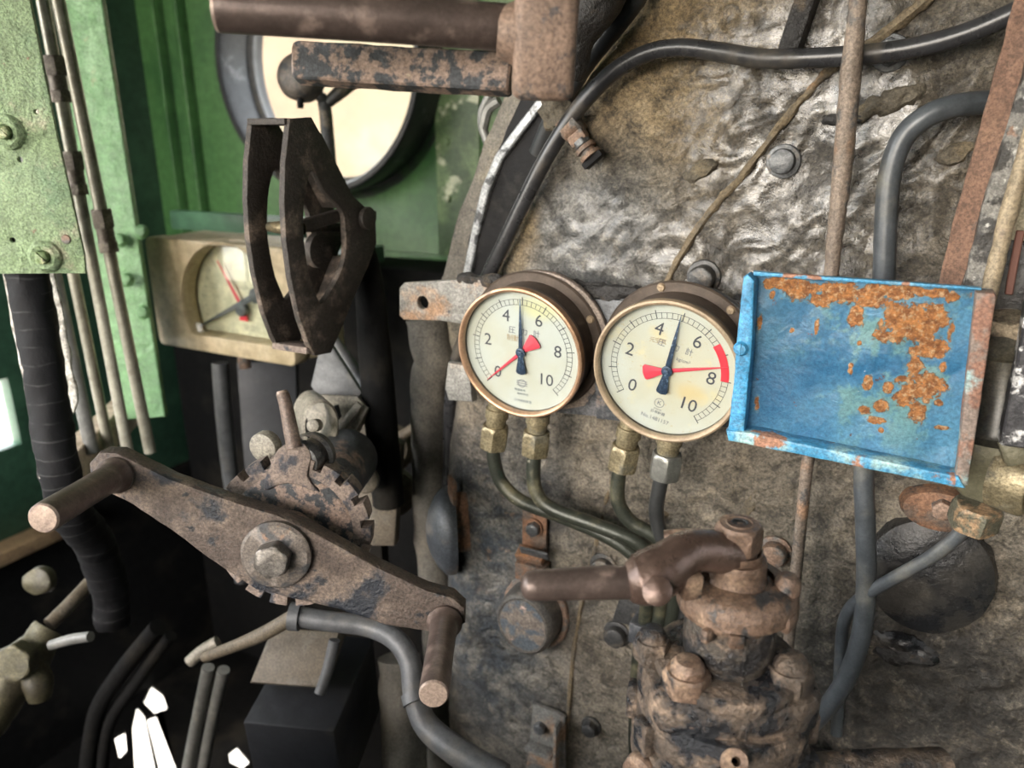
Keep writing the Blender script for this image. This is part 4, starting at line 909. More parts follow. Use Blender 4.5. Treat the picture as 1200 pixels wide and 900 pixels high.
for x, y, r, m_, ro in ((-.031, -.024, .0150, 'valve_rust', .3), (.034, -.020, .0150, 'valve', .1), (-.047, .008, .0125, 'valve', .5), (.030, .032, .0125, 'valve', 0)):
    g = G(); g.hexa(r, .015, T(x, y, .175-.103) @ RZ(ro)); g.lathe([(r*.72, .013), (r*.70, .019), (r*.5, .0225), (0, .024)], T(x, y, .175-.103), 20); g.rough(.00015, 150); part('flange_nut', g, M[m_], vb)
for a in (200, 165, -8, 20):
    g = G(); q = T(.058*math.cos(rad(a)), .058*math.sin(rad(a)), .175-.142) @ RZ(rad(a)); g.box(.008, .016, .022, q, .002); g.rough(.0006, 100); part('body_lug', g, M['valve'], vb)
g = G(); q = VM @ T(0, 0, 0); g = G(); a_ = (VM @ T(0, 0, -.175)).inverted()
qq = a_ @ look(W(860, 893, .455), Vector((-.12, -.70, .72))) @ Matrix.Scale(.8, 4)
g.lathe([(0, -.004), (.003, -.004), (.0035, .012), (.0085, .0125), (.0095, .011), (.0095, -.03)], qq, 24); part('drain_plug', g, M['valve_rust'], vb, 'small socketed plug in front')
g = G(); g.tube([(.03, -.005, -.012), (.075, -.002, -.014), (.16, .004, -.016)], [.015, .013, .0135], 18); g.lathe([(0, 0), (.018, 0), (.018, .014), (0, .014)], T(.052, -.003, -.013) @ RY(PI/2), 20); g.rough(.0008, 60, 1, .008)
part('outlet_pipe', g, M['valve'], vb)
g = G(); g.plate([smoothpoly([(-.012, -.045), (.014, -.045), (.016, .020), (.004, .036), (-.012, .02)], 3)], .010, T(-.052, -.018, .175-.190) @ RZ(-.9) @ RX(PI/2), .003)
part('side_boss', g, M['valve_rust'], vb)
# the valve handle
bpy.context.view_layer.update(); I = vb.matrix_world.inverted()
g = G(I); g.tube([W(868, 652, .478), (W(846, 648, .470)), W(820, 645, .464), W(800, 650, .460), W(783, 664, .457), W(765, 674, .455), W(748, 680, .455), W(735, 682, .455)], [.013, .0130, .0125, .0135, .0155, .0165, .0155, .0105], 18)
g.rough(.0007, 70); vh = part('handle', g, M['valve_handle'], vb, 'worn brown lever handle')
g = G(I); g.tube([W(746, 682, .455), W(735, 682, .455), W(700, 683, .454), W(650, 685, .452), W(626, 686, .451), W(617, 686, .451), W(612, 686, .451), W(610, 686, .451)], [.0098, .0100, .0100, .0093, .0090, .0078, .0050, .0008], 22)
part('grip', g, M['grip'], vh)
g = G(I); g.lathe([(0, .0065), (.0045, .006), (.0085, .004), (.0092, -.010)], look(W(770, 692, .441), CAM-W(770, 692, .441)), 24); g.rough(.0004, 100); part('pivot_pin', g, M['valve_handle'], vh)
g = G(I); g.box(.012, .012, .016, Matrix.Translation(W(808, 684, .455)) @ RZ(.3), .0015); part('catch', g, M['valve_rust'], vh)
g = G(I); g.tube([W(852, 632, .482), W(800, 630, .490), W(780, 632, .493)], .006, 12); part('rear_link', g, M['valve_rust'], vh)
# ================================================================== TOP HANDLE (regulator), near the camera
DH = .44
rg_ = thing('regulator_handle', 'blurred brown steel regulator handle crossing the top of the view', 'handle', Matrix.Translation(W(640, 60, DH)))
I = rg_.matrix_world.inverted()
g = G(I); g.tube([W(256, 10, .425), W(420, 20, .435), W(585, 32, .447), W(610, 36, .45)], [.0125, .0128, .0130, .0128], 28)
part('grip', g, M['grip'], rg_)
g = G(I); q = look(W(256, 10, .425), W(256, 10, .425)-W(420, 20, .435)); g.lathe([(.0125, 0), (.0118, .0016), (.010, .0022), (0, .0022)], q, 28); part('grip_end', g, M['grip_end'], rg_, 'pale worn end face of the grip')
g = G(I); q = look(W(590, 38, .447), W(700, 44, .452)-W(585, 36, .447)); g.lathe([(.0128, -.004), (.0185, .008), (.0205, .022), (0, .022)], q, 30); g.rough(.0007, 60)
part('collar', g, M['rust_block'], rg_)
bM = look(W(637, 35, .445), CAM-W(637, 35, .445)) 
g = G(I @ bM); g.box(.036, .120, .036, T(.002, .022, 0) @ RZ(-.04), .006, 3); g.rough(.0008, 45, 2, .012); part('arm', g, M['rust_block'], rg_)
g = G(I); g.strip([W(345, 74, .50), W(349, 74, .50), W(420, 78, .495), (W(500, 83, .49)), W(600, 88, .48)], UP, [.018, .0245, .0245, .024, .024], .014); g.rough(.0008, 50, 2, .01)
part('link_bar', g, M['mottle'], rg_, 'mottled rusty bar under the grip')
g = G(); g.tube([W(700, -60, .62), W(690, 0, .63), W(672, 40, .64), W(665, 90, .66)], [.03, .028, .02, .012], 16); g.rough(.003, 40)
solo('dark_fitting', 'dark crusted fitting behind the top handle arm', 'fitting', g, M['tar_lump'])

# ================================================================== LEFT: panel, pipes, hose, post
PM = look(W(50, 160, .74), Vector((.10, -1, .0)))
gp_ = thing('steel_sheet', 'pale green painted steel panel at the top left corner', 'panel', PM)
def q2(pts): return px2(PM, pts)
g = G(); g.plate([q2([(-260, -160), (8, -160), (36, 0), (66, 150), (100, 300), (101, 320), (60, 320), (-240, 322)])] + [circ(.0026, 10, *q2([p])[0]) for p in ((44, 131), (25, 187), (16, 281))], .005, T(0, 0, -.0025), .0008)
es = [e for e in g.bm.edges if e.calc_length() > .02]
g.rough(.0005, 60); part('sheet', g, M['green_light'], gp_)
for px, py in ((11, 155), (55, 300)):
    g = G(); q = T(*q2([(px, py)])[0], .0025); g.lathe([(.005, .001), (.0075, .006), (.0115, .007), (.0155, .004), (.0165, 0)], q, 32); g.rough(.0008, 120); b_ = part('washer', g, M['green_light'], gp_)
    g = G(); g.hexa(.0068, .011, q @ RZ(.4), .002); g.box(.004, .012, .004, q @ T(0, 0, .012) @ RZ(.7), .001); g.rough(.0008, 160, 1, .003); c_ = part('bolt', g, grime('green_bolt_%d' % px, (.16, .22, .10), [((.4, .42, .24), 120, .5, .6), ((.05, .05, .03), 90, .6, .66)], .5, .1, .1, .6, 200, .001), gp_)
g = G(); g.lathe([(0, .002), (.004, .0016), (.005, 0)], T(*q2([(79, 280)])[0], .0025), 16); part('screw', g, M['bolt_rust'], gp_)
g = G(); g.box(.30, .03, .05, T(-.12, q2([(0, -158)])[0][1], 0)); g.box(.05, .05, .55, T(-.16, q2([(0, -158)])[0][1]+.12, -.03) @ RX(PI/2)); part('hanger', g, M['green_dark'], gp_)

def vp(pts, d, r, name, label, cat, mat, group=None, rf=0, seg=14):
    ds = d if isinstance(d, list) else [d]*len(pts)
    g = G(); g.tube([W(p[0], p[1], q) for p, q in zip(pts, ds)], r, seg)
    if rf: g.rough(rf, 60)
    return solo(name, label, cat, g, mat, group)
def post_pipe(x0, y0, x1, y1, d, r, label, mat, fits=()):
    """a straight vertical pipe: the first pixel at depth d, dropping plumb towards the second's row"""
    a = W(x0, y0, d); 
    # drop plumb: find z where row y1 is met
    k = (450-y1)/F; dz = a-CAM; v0, v1 = dz.dot(UP), dz.dot(FW)
    t = (v0-k*v1)/(UP.z-k*FW.z); b = a-Vector((0, 0, t))
    b2_ = W(x1, y1, (b-CAM).dot(FW)); 
    t_ = thing('thin_pipe', label, 'pipe', Matrix.Translation(b2_), 'pipes down the left cab wall')
    g = G(Matrix.Translation(-b2_)); g.tube([a, a.lerp(b2_, .5), b2_], r, 16); part('tube', g, mat, t_)
    for f in fits:
        c = a.lerp(b2_, f); ax = (a-b2_).normalized(); q = Matrix.Translation(-b2_) @ look(c, ax)
        g = G(); g.hexa(r*1.75, r*3.0, q @ T(0, 0, -.0)); g.cyl(r*1.35, r*2.4, q @ T(0, 0, -r*2.3), 20); g.hexa(r*1.65, r*1.8, q @ T(0, 0, -r*4)); part('coupling', g, M['pipe_fitting'], t_)
post_pipe(46, -20, 150, 530, .86, .0072, 'pale pipe hugging the green panel edge with two couplings', M['pale_pipe'], (.355, .17))
post_pipe(64, -20, 176, 530, .90, .0078, 'rightmost pale pipe beside the light green post with one coupling', M['pale_pipe'], (.475,))
post_pipe(16, -20, 130, 535, .92, .0072, 'second pipe from the left, coming out from behind the green panel', M['pale_pipe'], ())
post_pipe(-10, -20, 108, 530, .88, .0090, 'leftmost grey pipe beside the black taped hose', M['grey_pipe'], ())
ph = [(24, 250), (34, 330), (46, 400), (58, 480), (70, 550), (84, 600), (112, 640), (128, 690), (132, 730)]
g = G(); g.tube([W(p[0], p[1], d) for p, d in zip(ph, (.80, .80, .80, .80, .80, .84, .92, .98, 1.0))], [.0205, .0205, .0195, .0195, .0195, .021, .022, .022, .021], 20, 10); g.rough(.002, 60)
s = NT('tape'); wv = s.n('ShaderNodeTexWave'); wv.wave_type = 'BANDS'; wv.bands_direction = 'Z'; s.put(wv.inputs['Vector'], s.warp(8, .02)); wv.inputs['Scale'].default_value = 18; wv.inputs['Distortion'].default_value = 2.5
col = s.mix(s.math('MULTIPLY', s.ss(wv.outputs[1], .95, 1.0), s.ss(s.noise(25,4),.4,.6)), (.008, .008, .009), (.035, .035, .035)); col = s.mix(s.ss(s.noise(30, 6, .7), .70, .73), col, (.45, .44, .42))
s.fin(col, .7, 0, s.bump(s.noise(60,6,.7), .6, .002, s.bump(wv.outputs[1], .12, .0015)), .2)
hs = solo('taped_hose', 'thick black hose wrapped in tape hanging below the green panel', 'hose', g, s.m)
g = G(); g.strip([W(10, 318, .79), W(20, 380, .79), W(33, 440, .79), W(42, 490, .79), W(52, 560, .79)], RT, .010, .006); g.rough(.0012, 80, 2, .006)
solo('frayed_strip', 'pale frayed edging strip along the left side of the taped hose', 'strip', g, M['white_fray'])
g = G(); g.strip([W(58, 322, .86), W(68, 370, .86), W(76, 430, .86), W(86, 470, .86), (W(80, 490, .86))], RT, [.010, .014, .015, .012, .006], .003); g.rough(.003, 60, 2, .006)
solo('torn_cloth', 'torn whitish cloth rag between the taped hose and the grey pipe', 'rag', g, M['white_fray'])
# the light green post
g = G(); a_, b_ = W(84, -60, 1.08), W(170, 490, 1.18)
g.strip([a_, a_.lerp(b_, .5), b_], RT, .068, .012); g.strip([a_+RT*-.03+FW*.03, b_+RT*-.03+FW*.03], FW, .06, .008)
g.rough(.001, 40, 2, .02)
pt = thing('trim_2', 'light green riveted steel post between the pipes and the round window', 'post', Matrix.Translation(b_), kind='structure')
g.bm.transform(Matrix.Translation(-b_)); part('angle_bar', g, M['green_post'], pt)
for px, py, d in ((141, 282, 1.125), (149, 328, 1.13), (168, 366, 1.14), (166, 272, 1.12)):
    g = G(); g.lathe([(0, .008), (.007, .006), (.011, 0)], Matrix.Translation(-b_) @ look(W(px, py, d), -FW), 18); part('rivet', g, M['green_post'], pt)
g = G(); g.strip([W(196, 455, 1.15), W(182, 500, 1.18)], RT, .045, .01); 0 and solo('green_foot_plate', 'small green plate at the foot of the light green post', 'plate', g, M['green_post'])
g = G(); g.strip([W(70, 560, 1.0), W(120, 510, 1.15), W(150, 480, 1.25)], Z, .05, .03); solo('sill_board', 'pale wooden board behind the pipes by the side window', 'board', g, M['wood_pale'])

# ================================================================== SPEED GAUGE BOX
GM = WF(W(262, 352, 1.16))
bx = thing('speed_indicator', 'square beige speed indicator with a cut-off round dial', 'indicator', GM)
o_ = px2(GM, [(170, 280), (346, 289), (334, 418), (187, 413)])
cx, cy = sum(p[0] for p in o_)/4, sum(p[1] for p in o_)/4; hw = (o_[1][0]-o_[0][0]+o_[2][0]-o_[3][0])/4; hh_ = (o_[0][1]+o_[1][1]-o_[2][1]-o_[3][1])/4
dc_ = px2(GM, [(268, 364)])[0]; DR = .100; yb_ = px2(GM, [(262, 397)])[0][1]
aa = math.asin((yb_-dc_[1])/DR); opening = [(dc_[0]+DR*math.cos(aa+(PI-2*aa)*k/48), dc_[1]+DR*math.sin(aa+(PI-2*aa)*k/48)) for k in range(49)]
rr_ = [(x+cx, y+cy) for x, y in rrect(2*hw, 2*hh_, .012)]
g = G(); g.plate([rr_, opening], .030, T(0, 0, -.030), .003)
g.box(2*hw-.004, 2*hh_-.004, .085, T(cx, cy, -.0765), .006); part('case', g, M['beige_box'], bx)
g = G(); g.plate([[(x, y) for x, y in opening]], .001, T(0, 0, -.0335), .0002); dl = part('dial', g, M['cream_dial'], bx)
g = G()
for i in range(0, 25):
    a = rad(215-250*i/24)
    if DR*.86*math.sin(a) < yb_-dc_[1]: continue
    g.box(.012 if i % 4 == 0 else .006, .0012, .0004, T(dc_[0], dc_[1], -.0322) @ RZ(a) @ T(DR*.84, 0, 0))
for i, n_ in enumerate(('0', '20', '40', '60', '80', '100')):
    a = rad(200-44*i); g.text(n_, .014, dc_[0]+DR*.66*math.cos(a), dc_[1]+DR*.66*math.sin(a), -.0322)
g.text('km/h', .012, dc_[0], dc_[1]+.03, -.0322); part('scale', g, flat('faded_ink', (.34, .32, .24)), dl)
g = G(); g.text('速度計', .012, dc_[0]+.012, yb_+.012, -.0322); part('small_print', g, flat('faded_ink2', (.40, .37, .27)), dl)
pp = px2(GM, [(270, 366), (239, 308), (271, 380), (217, 388), (286, 350)])
def hand(a, b, w1, w2, mat, z, lab):
    g = G(); a, b = Vector(a), Vector(b); d = (b-a).normalized(); n_ = Vector((-d.y, d.x))
    g.plate([[tuple(a-n_*w1), tuple(a+n_*w1), tuple(b+n_*w2), tuple(b-n_*w2)]], .0012, T(0, 0, z), .0002); part('pointer', g, mat, bx, lab)
hand(pp[0], pp[1], .0036, .001, M['red_pointer'], -.026, 'slim red pointer'); hand(pp[0], pp[2], .003, .009, M['red_paint'], -.026, 'red tail')
hand(pp[4], pp[3], .0055, .001, M['dim_grey'], -.022, 'grey pointer')
g = G(); g.cyl(.011, .010, T(*pp[0], -.028), 20, .002); g.cyl(.012, .006, T(*pp[4], -.026), 20, .002); part('pointer_hub', g, M['dim_grey'], bx)
g = G(); g.plate([opening], .001, T(0, 0, -.006), .0002); part('glass', g, M['glass'], bx)
g = G(); g.cyl(.010, .05, T(px2(GM, [(258, 430)])[0][0], px2(GM, [(258, 440)])[0][1], -.05) @ RX(-PI/2), 16); part('cable_gland', g, M['bolt_rust'], bx)
g = G(); g.box(.34, .035, .02, GM.inverted() @ frame(W(280, 262, 1.42), UB, Z, NB), .002); g.box(.04, .03, .30, T(cx, cy+.02, -.25)); part('wall_bracket', g, M['green_dark'], bx)
vp([(258, 425), (262, 480), (268, 540), (276, 600), (284, 680)], [1.22, 1.24, 1.27, 1.31, 1.36], .013, 'speed_cable', 'dim rusty conduit hanging under the speed indicator', 'conduit', M['dim_grey'])

# ================================================================== LAMP SEEN IN THE WINDOW
lm = thing('hanging_lamp', 'small round dark lamp on a forked stem in front of the round window', 'lamp', Matrix.Translation(W(385, 230, 1.18)))
I = lm.matrix_world.inverted()
g = G(I); q = look(W(350, 90, 1.15), Vector((-.35, -1, .15))); g.lathe([(0, .018), (.020, .017), (.030, .012), (.034, .004), (.034, -.02), (.026, -.03), (0, -.032)], q, 32); part('lamp_body', g, M['washer'], lm)
g = G(I); g.tube([W(352, 112, 1.15), W(352, 126, 1.15)], .005, 10); part('screw', g, M['black_metal'], lm)
g = G(I); g.tube([W(362, 104, 1.17), W(374, 112, 1.17), W(380, 122, 1.18), W(384, 160, 1.18), (W(388, 230, 1.18))], [.008, .008, .010, .010, .012], 12); g.tube([W(410, 96, 1.19), W(398, 108, 1.18), W(382, 122, 1.18)], [.014, .011, .008], 12); part('forked_stem', g, M['bolt_dark'], lm)

# ================================================================== REVERSER SECTOR
SM = frame(W(345, 280, .73), FD, Z, NL)
sc = thing('reverser_sector', 'rusty hollow wedge-shaped sector frame standing in front of the round window', 'sector', SM)
TH, SP = .007, .046
out = [(.004, .108), (.034, .110), (.060, .075), (.088, .035), (.112, .018), (.124, .004), (.124, -.018), (.108, -.040), (.080, -.070), (.048, -.108), (.036, -.121), (.012, -.118), (.004, -.104), (-.006, -.075), (-.013, -.035), (-.015, 0), (-.013, .035), (-.007, .070)]
cut = smoothpoly([(.030, .062), (.044, .042), (.068, .022), (.072, .006), (.070, -.022), (.056, -.045), (.030, -.066), (.022, -.060), (.012, -.030), (.010, .010), (.018, .045)], 3)
for nm, z in (('side_plate', -TH/2), ('side_plate', -SP-TH/2)):
    g = G(); g.plate([out, cut], TH, T(0, 0, z), .0012); g.rough(.0004, 60); part(nm, g, M['sector'], sc)
g = G(); g.box(.036, .006, SP, T(.018, .1055, -SP/2) @ RZ(-.02), .001); g.rough(.0004, 60); part('top_web', g, M['sector'], sc)
g = G(); g.box(.034, .007, SP, T(.020, -.114, -SP/2) @ RZ(-.15), .001); g.rough(.0006, 60); part('bottom_web', g, M['pinkdust'], sc)
g = G(); g.box(.006, .085, SP-.004, T(.072, .058, -SP/2) @ RZ(.56)); part('rear_web', g, M['sector'], sc)
g = G(); g.box(.006, .10, SP-.004, T(.075, -.074, -SP/2) @ RZ(-.66)); part('rear_web', g, M['sector'], sc)
g = G(); g.lathe([(0, -.062), (.004, -.050), (.006, -.030), (.006, .0)], T(.012, .008, 0) @ RY(0), 18); part('pin', g, M['brass_dirty'], sc, 'pale pointed pin across the frame')
g = G(); g.box(.075, .012, .010, T(.045, .012, -.008) @ RZ(.10), .002); g.box(.10, .010, .012, T(.06, .004, -SP/2) @ RZ(-.1), .002); g.cyl(.018, .008, T(.06, -.02, -SP*.6), 24); part('index_arm', g, M['sector'], sc)
g = G(); g.cyl(.012, .006, T(.106, .010, .003), 24, .001); g.box(.020, .010, .004, T(.110, .012, .006), .001); part('boss', g, M['sector'], sc)
g = G(); g.tube([(.115, -.01, -.02), (.135, -.06, -.02), (.14, -.16, -.02), (.15, -.35, -.02)], [.016, .016, .02, .02], 14); part('stand', g, M['soot'], sc)

# ================================================================== REVERSING CRANK
AX = (ray(587, 284)).normalized()
HUB = W(325, 648, .63)
xa = (W(528, 727, .63)-W(115, 548, .63)); xa = (xa-AX*xa.dot(AX)).normalized(); ya = (-AX).cross(xa)
CM = frame(HUB, xa, ya, -AX)
cr = thing('reversing_crank', 'large rusty double-ended reversing crank with two round grips', 'crank', CM)
le = px2(CM, [(128, 553)])[0]; re_ = px2(CM, [(522, 722)])[0]
def top(pts): return px2(CM, pts)
up = top([(285, 592), (325, 604), (368, 624), (440, 664), (500, 692), (528, 703)]); lo = top([(120, 574), (150, 590), (200, 622), (250, 660), (300, 692), (345, 703), (400, 716), (450, 733), (500, 745)])
endr = [(re_[0]+.0175*math.cos(a), re_[1]+.0175*math.sin(a)) for a in (PI/2, PI/4, 0, -PI/4, -PI/2)]
endl = [(le[0]+.0175*math.cos(a), le[1]+.0175*math.sin(a)) for a in (-PI/2, -.75*PI, PI, .75*PI, PI/2)]
o = endl + top([(200, 562)]) + up[:-1] + endr + lo[::-1][1:-1]
g = G(); g.plate([o], .021, T(0, 0, -.021), .003)
for _ in range(1): bmesh.ops.subdivide_edges(g.bm, edges=[e for e in g.bm.edges if e.calc_length() > .03], cuts=6)
g.rough(.0006, 50); part('arm', g, M['crank'], cr)
def gripf(c, Lg, mat=None):
    q = T(c[0], c[1], 0)
    g = G(); g.lathe([(.0145, -.002), (.0150, .004), (.0122, .008), (.0112, .014), (.0108, Lg*.5), (.0110, Lg-.006), (.0106, Lg-.0012)], q, 30); h = part('grip', g, M['grip'], cr)
    g = G(); g.lathe([(.0106, Lg-.0012), (.0095, Lg+.0006), (.004, Lg+.001), (0, Lg+.001)], q, 30); e_ = part('grip_end', g, M['grip_end'], cr, 'pale worn end face'); e_.parent = h
gripf(px2(CM, [(136, 556)])[0], .100); gripf(px2(CM, [(521, 728)])[0], .106)
g = G(); g.lathe([(0, .007), (.026, .007), (.0285, .005), (.0285, 0)], None, 40); g.rough(.0006, 70); part('washer', g, M['washer'], cr)
g = G(); g.hexa(.0148, .013, T(0, 0, .007) @ RZ(.15)); part('nut', g, M['nut_grey'], cr, 'bright worn hexagon nut')
# toothed wheel
TW = frame(HUB+AX*.055, xa, ya, -AX)
tw = thing('toothed_wheel', 'pinkish rusty notched wheel behind the reversing crank', 'wheel', TW)
n_ = 18; R1, R2 = .0690, .0610; tp = []
for i in range(n_):
    a = 2*PI*i/n_
    for f, r_ in ((-.34, R1), (-.1, R1), (.1, R1), (.32, R1), (.34, R2), (.5, R2), (.65, R2)): tp.append((r_*math.cos(a+f*2*PI/n_), r_*math.sin(a+f*2*PI/n_)))
g = G(); g.plate([tp], .022, T(0, 0, -.011), .001); g.rough(.0006, 70); part('toothed_rim', g, M['pinkdust'], tw)
g = G(); g.lathe([(0, .0135), (.050, .0135), (.054, .011), (.054, .010)], None, 48); g.rough(.0004, 60); part('wheel_face', g, M['mottle'], tw)
g = G(); g.tube([(0, 0, .034), (0, 0, .01)], .022, 24); g.tube([(0, 0, -.01), (.004, .01, -.20)], [.03, .035], 24); part('shaft', g, M['crank_dark'], tw)
# latch rod on top of the wheel
lt_ = thing('latch_lever', 'short upright rusty latch rod above the notched wheel', 'lever', Matrix.Translation(W(345, 545, .66)))
I = lt_.matrix_world.inverted()
g = G(I); g.tube([W(345, 525, .66), W(340, 500, .66), W(335, 475, .66), W(331, 461, .66)], [.0068, .0063, .0058, .0054], 18); part('rod', g, M['rust_iron'], lt_)
g = G(I); g.tube([W(331, 462, .66), W(330, 458, .66)], [.0054, .0042], 18); part('rod_end', g, M['grip_end'], lt_)
g = G(I); q = look(W(342, 543, .67), -FW); g.plate([smoothpoly([(-.022, -.022), (-.014, .004), (-.006, .016), (.010, .020), (.020, .008), (.016, -.01), (.026, -.024), (.0, -.016)], 3)], .020, q @ T(0, 0, -.01), .003); g.rough(.001, 60); part('pawl', g, M['pinkdust'], lt_)
g = G(I); q = look(W(366, 533, .68), Vector((-.3, -1, 0))); g.cyl(.014, .03, q @ T(0, 0, -.015), 24, .003); g.lathe([(.019, -.008), (.021, 0), (.019, .004)], q, 24); part('spring_cap', g, M['bolt_dark'], lt_)
g = G(I); g.cyl(.014, .012, look(W(316, 520, .70), Vector((-.3, -1, 0))), 20, .002); part('side_disc', g, M['dim_tan'], lt_)

# ================================================================== BEHIND THE CRANK
st_ = thing('reverser_stand', 'dim grey and tan reverser stand with a ring behind the latch rod', 'stand', Matrix.Translation(W(400, 560, .95)))
I = st_.matrix_world.inverted()
def slab(pts, d, th, mat, nm, lab=None, zd=None, bev=.002):
    c = W(sum(p[0] for p in pts)/len(pts), sum(p[1] for p in pts)/len(pts), d); q = look(c, zd or -FW)
    g = G(I); g.plate([px2(q, pts)], th, q @ T(0, 0, -th), bev); g.rough(.0012, 30); return part(nm, g, mat, st_, lab)
slab([(376, 400), (384, 398), (424, 460), (418, 470), (370, 462), (364, 452)], .92, .02, M['dim_grey'], 'gusset')
slab([(372, 462), (418, 464), (432, 478), (400, 540), (372, 530), (352, 470)], .90, .03, M['dim_tan'], 'bracket', 'pale dusty bracket')
slab([(405, 486), (418, 470), (424, 476), (400, 512), (392, 508)], .885, .012, M['dim_tan'], 'web')
slab([(384, 478), (396, 474), (400, 488), (390, 500)], .89, .004, M['soot'], 'slot')
g = G(I); q = look(W(374, 497, .84), Vector((.62, -1, .0))); g.lathe([(.020, -.03), (.0225, -.03), (.0225, .006), (.020, .008), (.019, .004), (.020, -.03)], q @ Matrix.Diagonal((.9, 1.35, 1, 1)), 32); part('ring', g, M['dim_tan'], st_, 'pale ring')
g = G(I); g.cyl(.007, .02, look(W(372, 498, .83), -FW), 14, .002); part('ring_bolt', g, M['dim_tan'], st_)
slab([(396, 540), (432, 490), (470, 520), (462, 640), (420, 640), (402, 600)], 1.0, .04, M['dim_brown'], 'side_plate')
slab([(352, 540), (440, 548), (452, 700), (360, 700)], 1.06, .05, M['soot'], 'column')
for px, py, rr2 in ((428, 536, .012), (430, 562, .016), (422, 542, .009)):
    g = G(I); g.cyl(rr2, .012, look(W(px, py, .93), -FW), 18, .003); part('bolt', g, M['dim_tan'] if rr2 < .013 else M['dim_brown'], st_)
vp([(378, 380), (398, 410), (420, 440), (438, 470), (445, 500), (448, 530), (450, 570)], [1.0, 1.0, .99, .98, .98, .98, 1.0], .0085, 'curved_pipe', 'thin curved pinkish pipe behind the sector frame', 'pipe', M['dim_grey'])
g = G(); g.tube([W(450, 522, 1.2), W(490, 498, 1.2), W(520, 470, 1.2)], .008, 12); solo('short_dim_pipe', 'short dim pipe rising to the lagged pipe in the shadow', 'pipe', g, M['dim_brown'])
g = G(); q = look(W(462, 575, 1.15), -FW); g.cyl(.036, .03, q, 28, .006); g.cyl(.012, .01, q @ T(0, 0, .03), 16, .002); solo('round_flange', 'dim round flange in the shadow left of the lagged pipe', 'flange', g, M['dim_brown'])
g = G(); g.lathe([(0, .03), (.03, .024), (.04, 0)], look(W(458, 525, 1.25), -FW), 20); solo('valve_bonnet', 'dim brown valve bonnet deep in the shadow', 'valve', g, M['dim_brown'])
# grey plates under the speed indicator
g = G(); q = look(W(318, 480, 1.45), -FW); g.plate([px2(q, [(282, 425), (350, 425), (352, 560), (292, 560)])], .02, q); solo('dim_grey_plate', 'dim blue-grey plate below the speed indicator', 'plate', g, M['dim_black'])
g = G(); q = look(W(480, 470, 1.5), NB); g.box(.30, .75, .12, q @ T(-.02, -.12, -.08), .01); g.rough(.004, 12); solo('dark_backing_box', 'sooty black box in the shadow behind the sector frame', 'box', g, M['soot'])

# lower left clutter
g = G(); g.tube([W(345, 722, .80), W(385, 728, .80), W(430, 734, .80), W(462, 748, .79), W(480, 775, .78), W(486, 815, .77), W(500, 850, .76), W(535, 880, .74), W(590, 912, .72)], [.0105, .0105, .0105, .011, .011, .0115, .0125, .0135, .0135], 18)
g.tube([W(340, 722, .80), W(352, 723, .80)], .0145, 18); g.tube([W(485, 812, .77), W(488, 824, .765)], .0135, 18)
solo('bent_pipe', 'thick dark pipe bending down under the lower grip', 'pipe', g, M['dim_grey'])
g = G(); g.tube([W(345, 722, .80), W(310, 742, .82), W(280, 755, .84), W(240, 770, .88)], [.008, .008, .007, .006], 12); solo('branch_pipe', 'thin branch pipe leaving the bent pipe to the left', 'pipe', g, M['dim_brown'])
g = G(); q = look(W(352, 775, .95), Vector((-.1, -.75, .66))); g.plate([px2(q, [(318, 735), (398, 740), (376, 806), (292, 800)])], .03, q @ T(0, 0, -.03), .004); bxm = thing('black_box', 'dark metal box with a dusty grey lid near the floor', 'box', q)
g.bm.transform(q.inverted()); part('lid', g, M['dim_brown'], bxm, 'dusty grey lid')
g = G(); g.box(.115, .16, .13, T(.0, -.06, -.10) @ RX(-.75), .004); part('body', g, M['dim_black'], bxm)
vp([(392, 750), (384, 785), (375, 812)], [.93, .93, .93], .007, 'drain_rod', 'short pale rod beside the dusty box lid', 'rod', M['dim_grey'])
vp([(244, 782), (234, 830), (220, 900), (212, 950)], [1.05, 1.08, 1.12, 1.15], .0085, 'floor_pipe', 'left of two pale pipes leading down through the floor', 'pipe', M['grey_pipe'], 'floor pipes')
vp([(262, 785), (252, 830), (240, 890), (232, 950)], [1.05, 1.08, 1.12, 1.15], .0085, 'floor_pipe', 'right of two pale pipes leading down through the floor', 'pipe', M['grey_pipe'], 'floor pipes')
g = G(); g.tube([W(468, 770, 1.0), W(470, 820, 1.0), W(474, 900, 1.0), W(476, 960, 1.0)], .028, 18); g.rough(.003, 30); solo('standing_pipe', 'dim grey standing pipe behind the bent pipe', 'pipe', g, M['lagging'])
bv = thing('brass_drain_valve', 'dim brass drain valve with a pale lever at the lower left edge', 'valve', Matrix.Translation(W(40, 790, .95)))
I = bv.matrix_world.inverted()
g = G(I); g.tube([W(-20, 850, .93), W(12, 800, .94), W(28, 775, .95), W(45, 755, .96), W(58, 738, .97)], [.026, .026, .030, .022, .020], 20); g.rough(.003, 40); part('valve_body', g, M['dirty_shaded_brass'], bv)
g = G(I); g.tube([W(30, 770, .95), W(44, 800, .94), W(46, 820, .94)], [.018, .018, .012], 18); part('spout', g, M['dirty_shaded_brass'], bv)
g = G(I); g.hexa(.024, .02, look(W(26, 772, .93), -FW)); part('bonnet_nut', g, M['dirty_shaded_brass'], bv)
g = G(I); g.tube([W(60, 756, .93), W(85, 749, .92), W(106, 746, .91)], [.006, .0065, .006], 12); part('lever', g, M['grey_pipe'], bv, 'pale grey lever')
g = G(I); g.tube([W(58, 732, .97), W(85, 705, 1.0), W(108, 680, 1.03)], .009, 12); part('inlet_pipe', g, M['dim_brown'], bv)
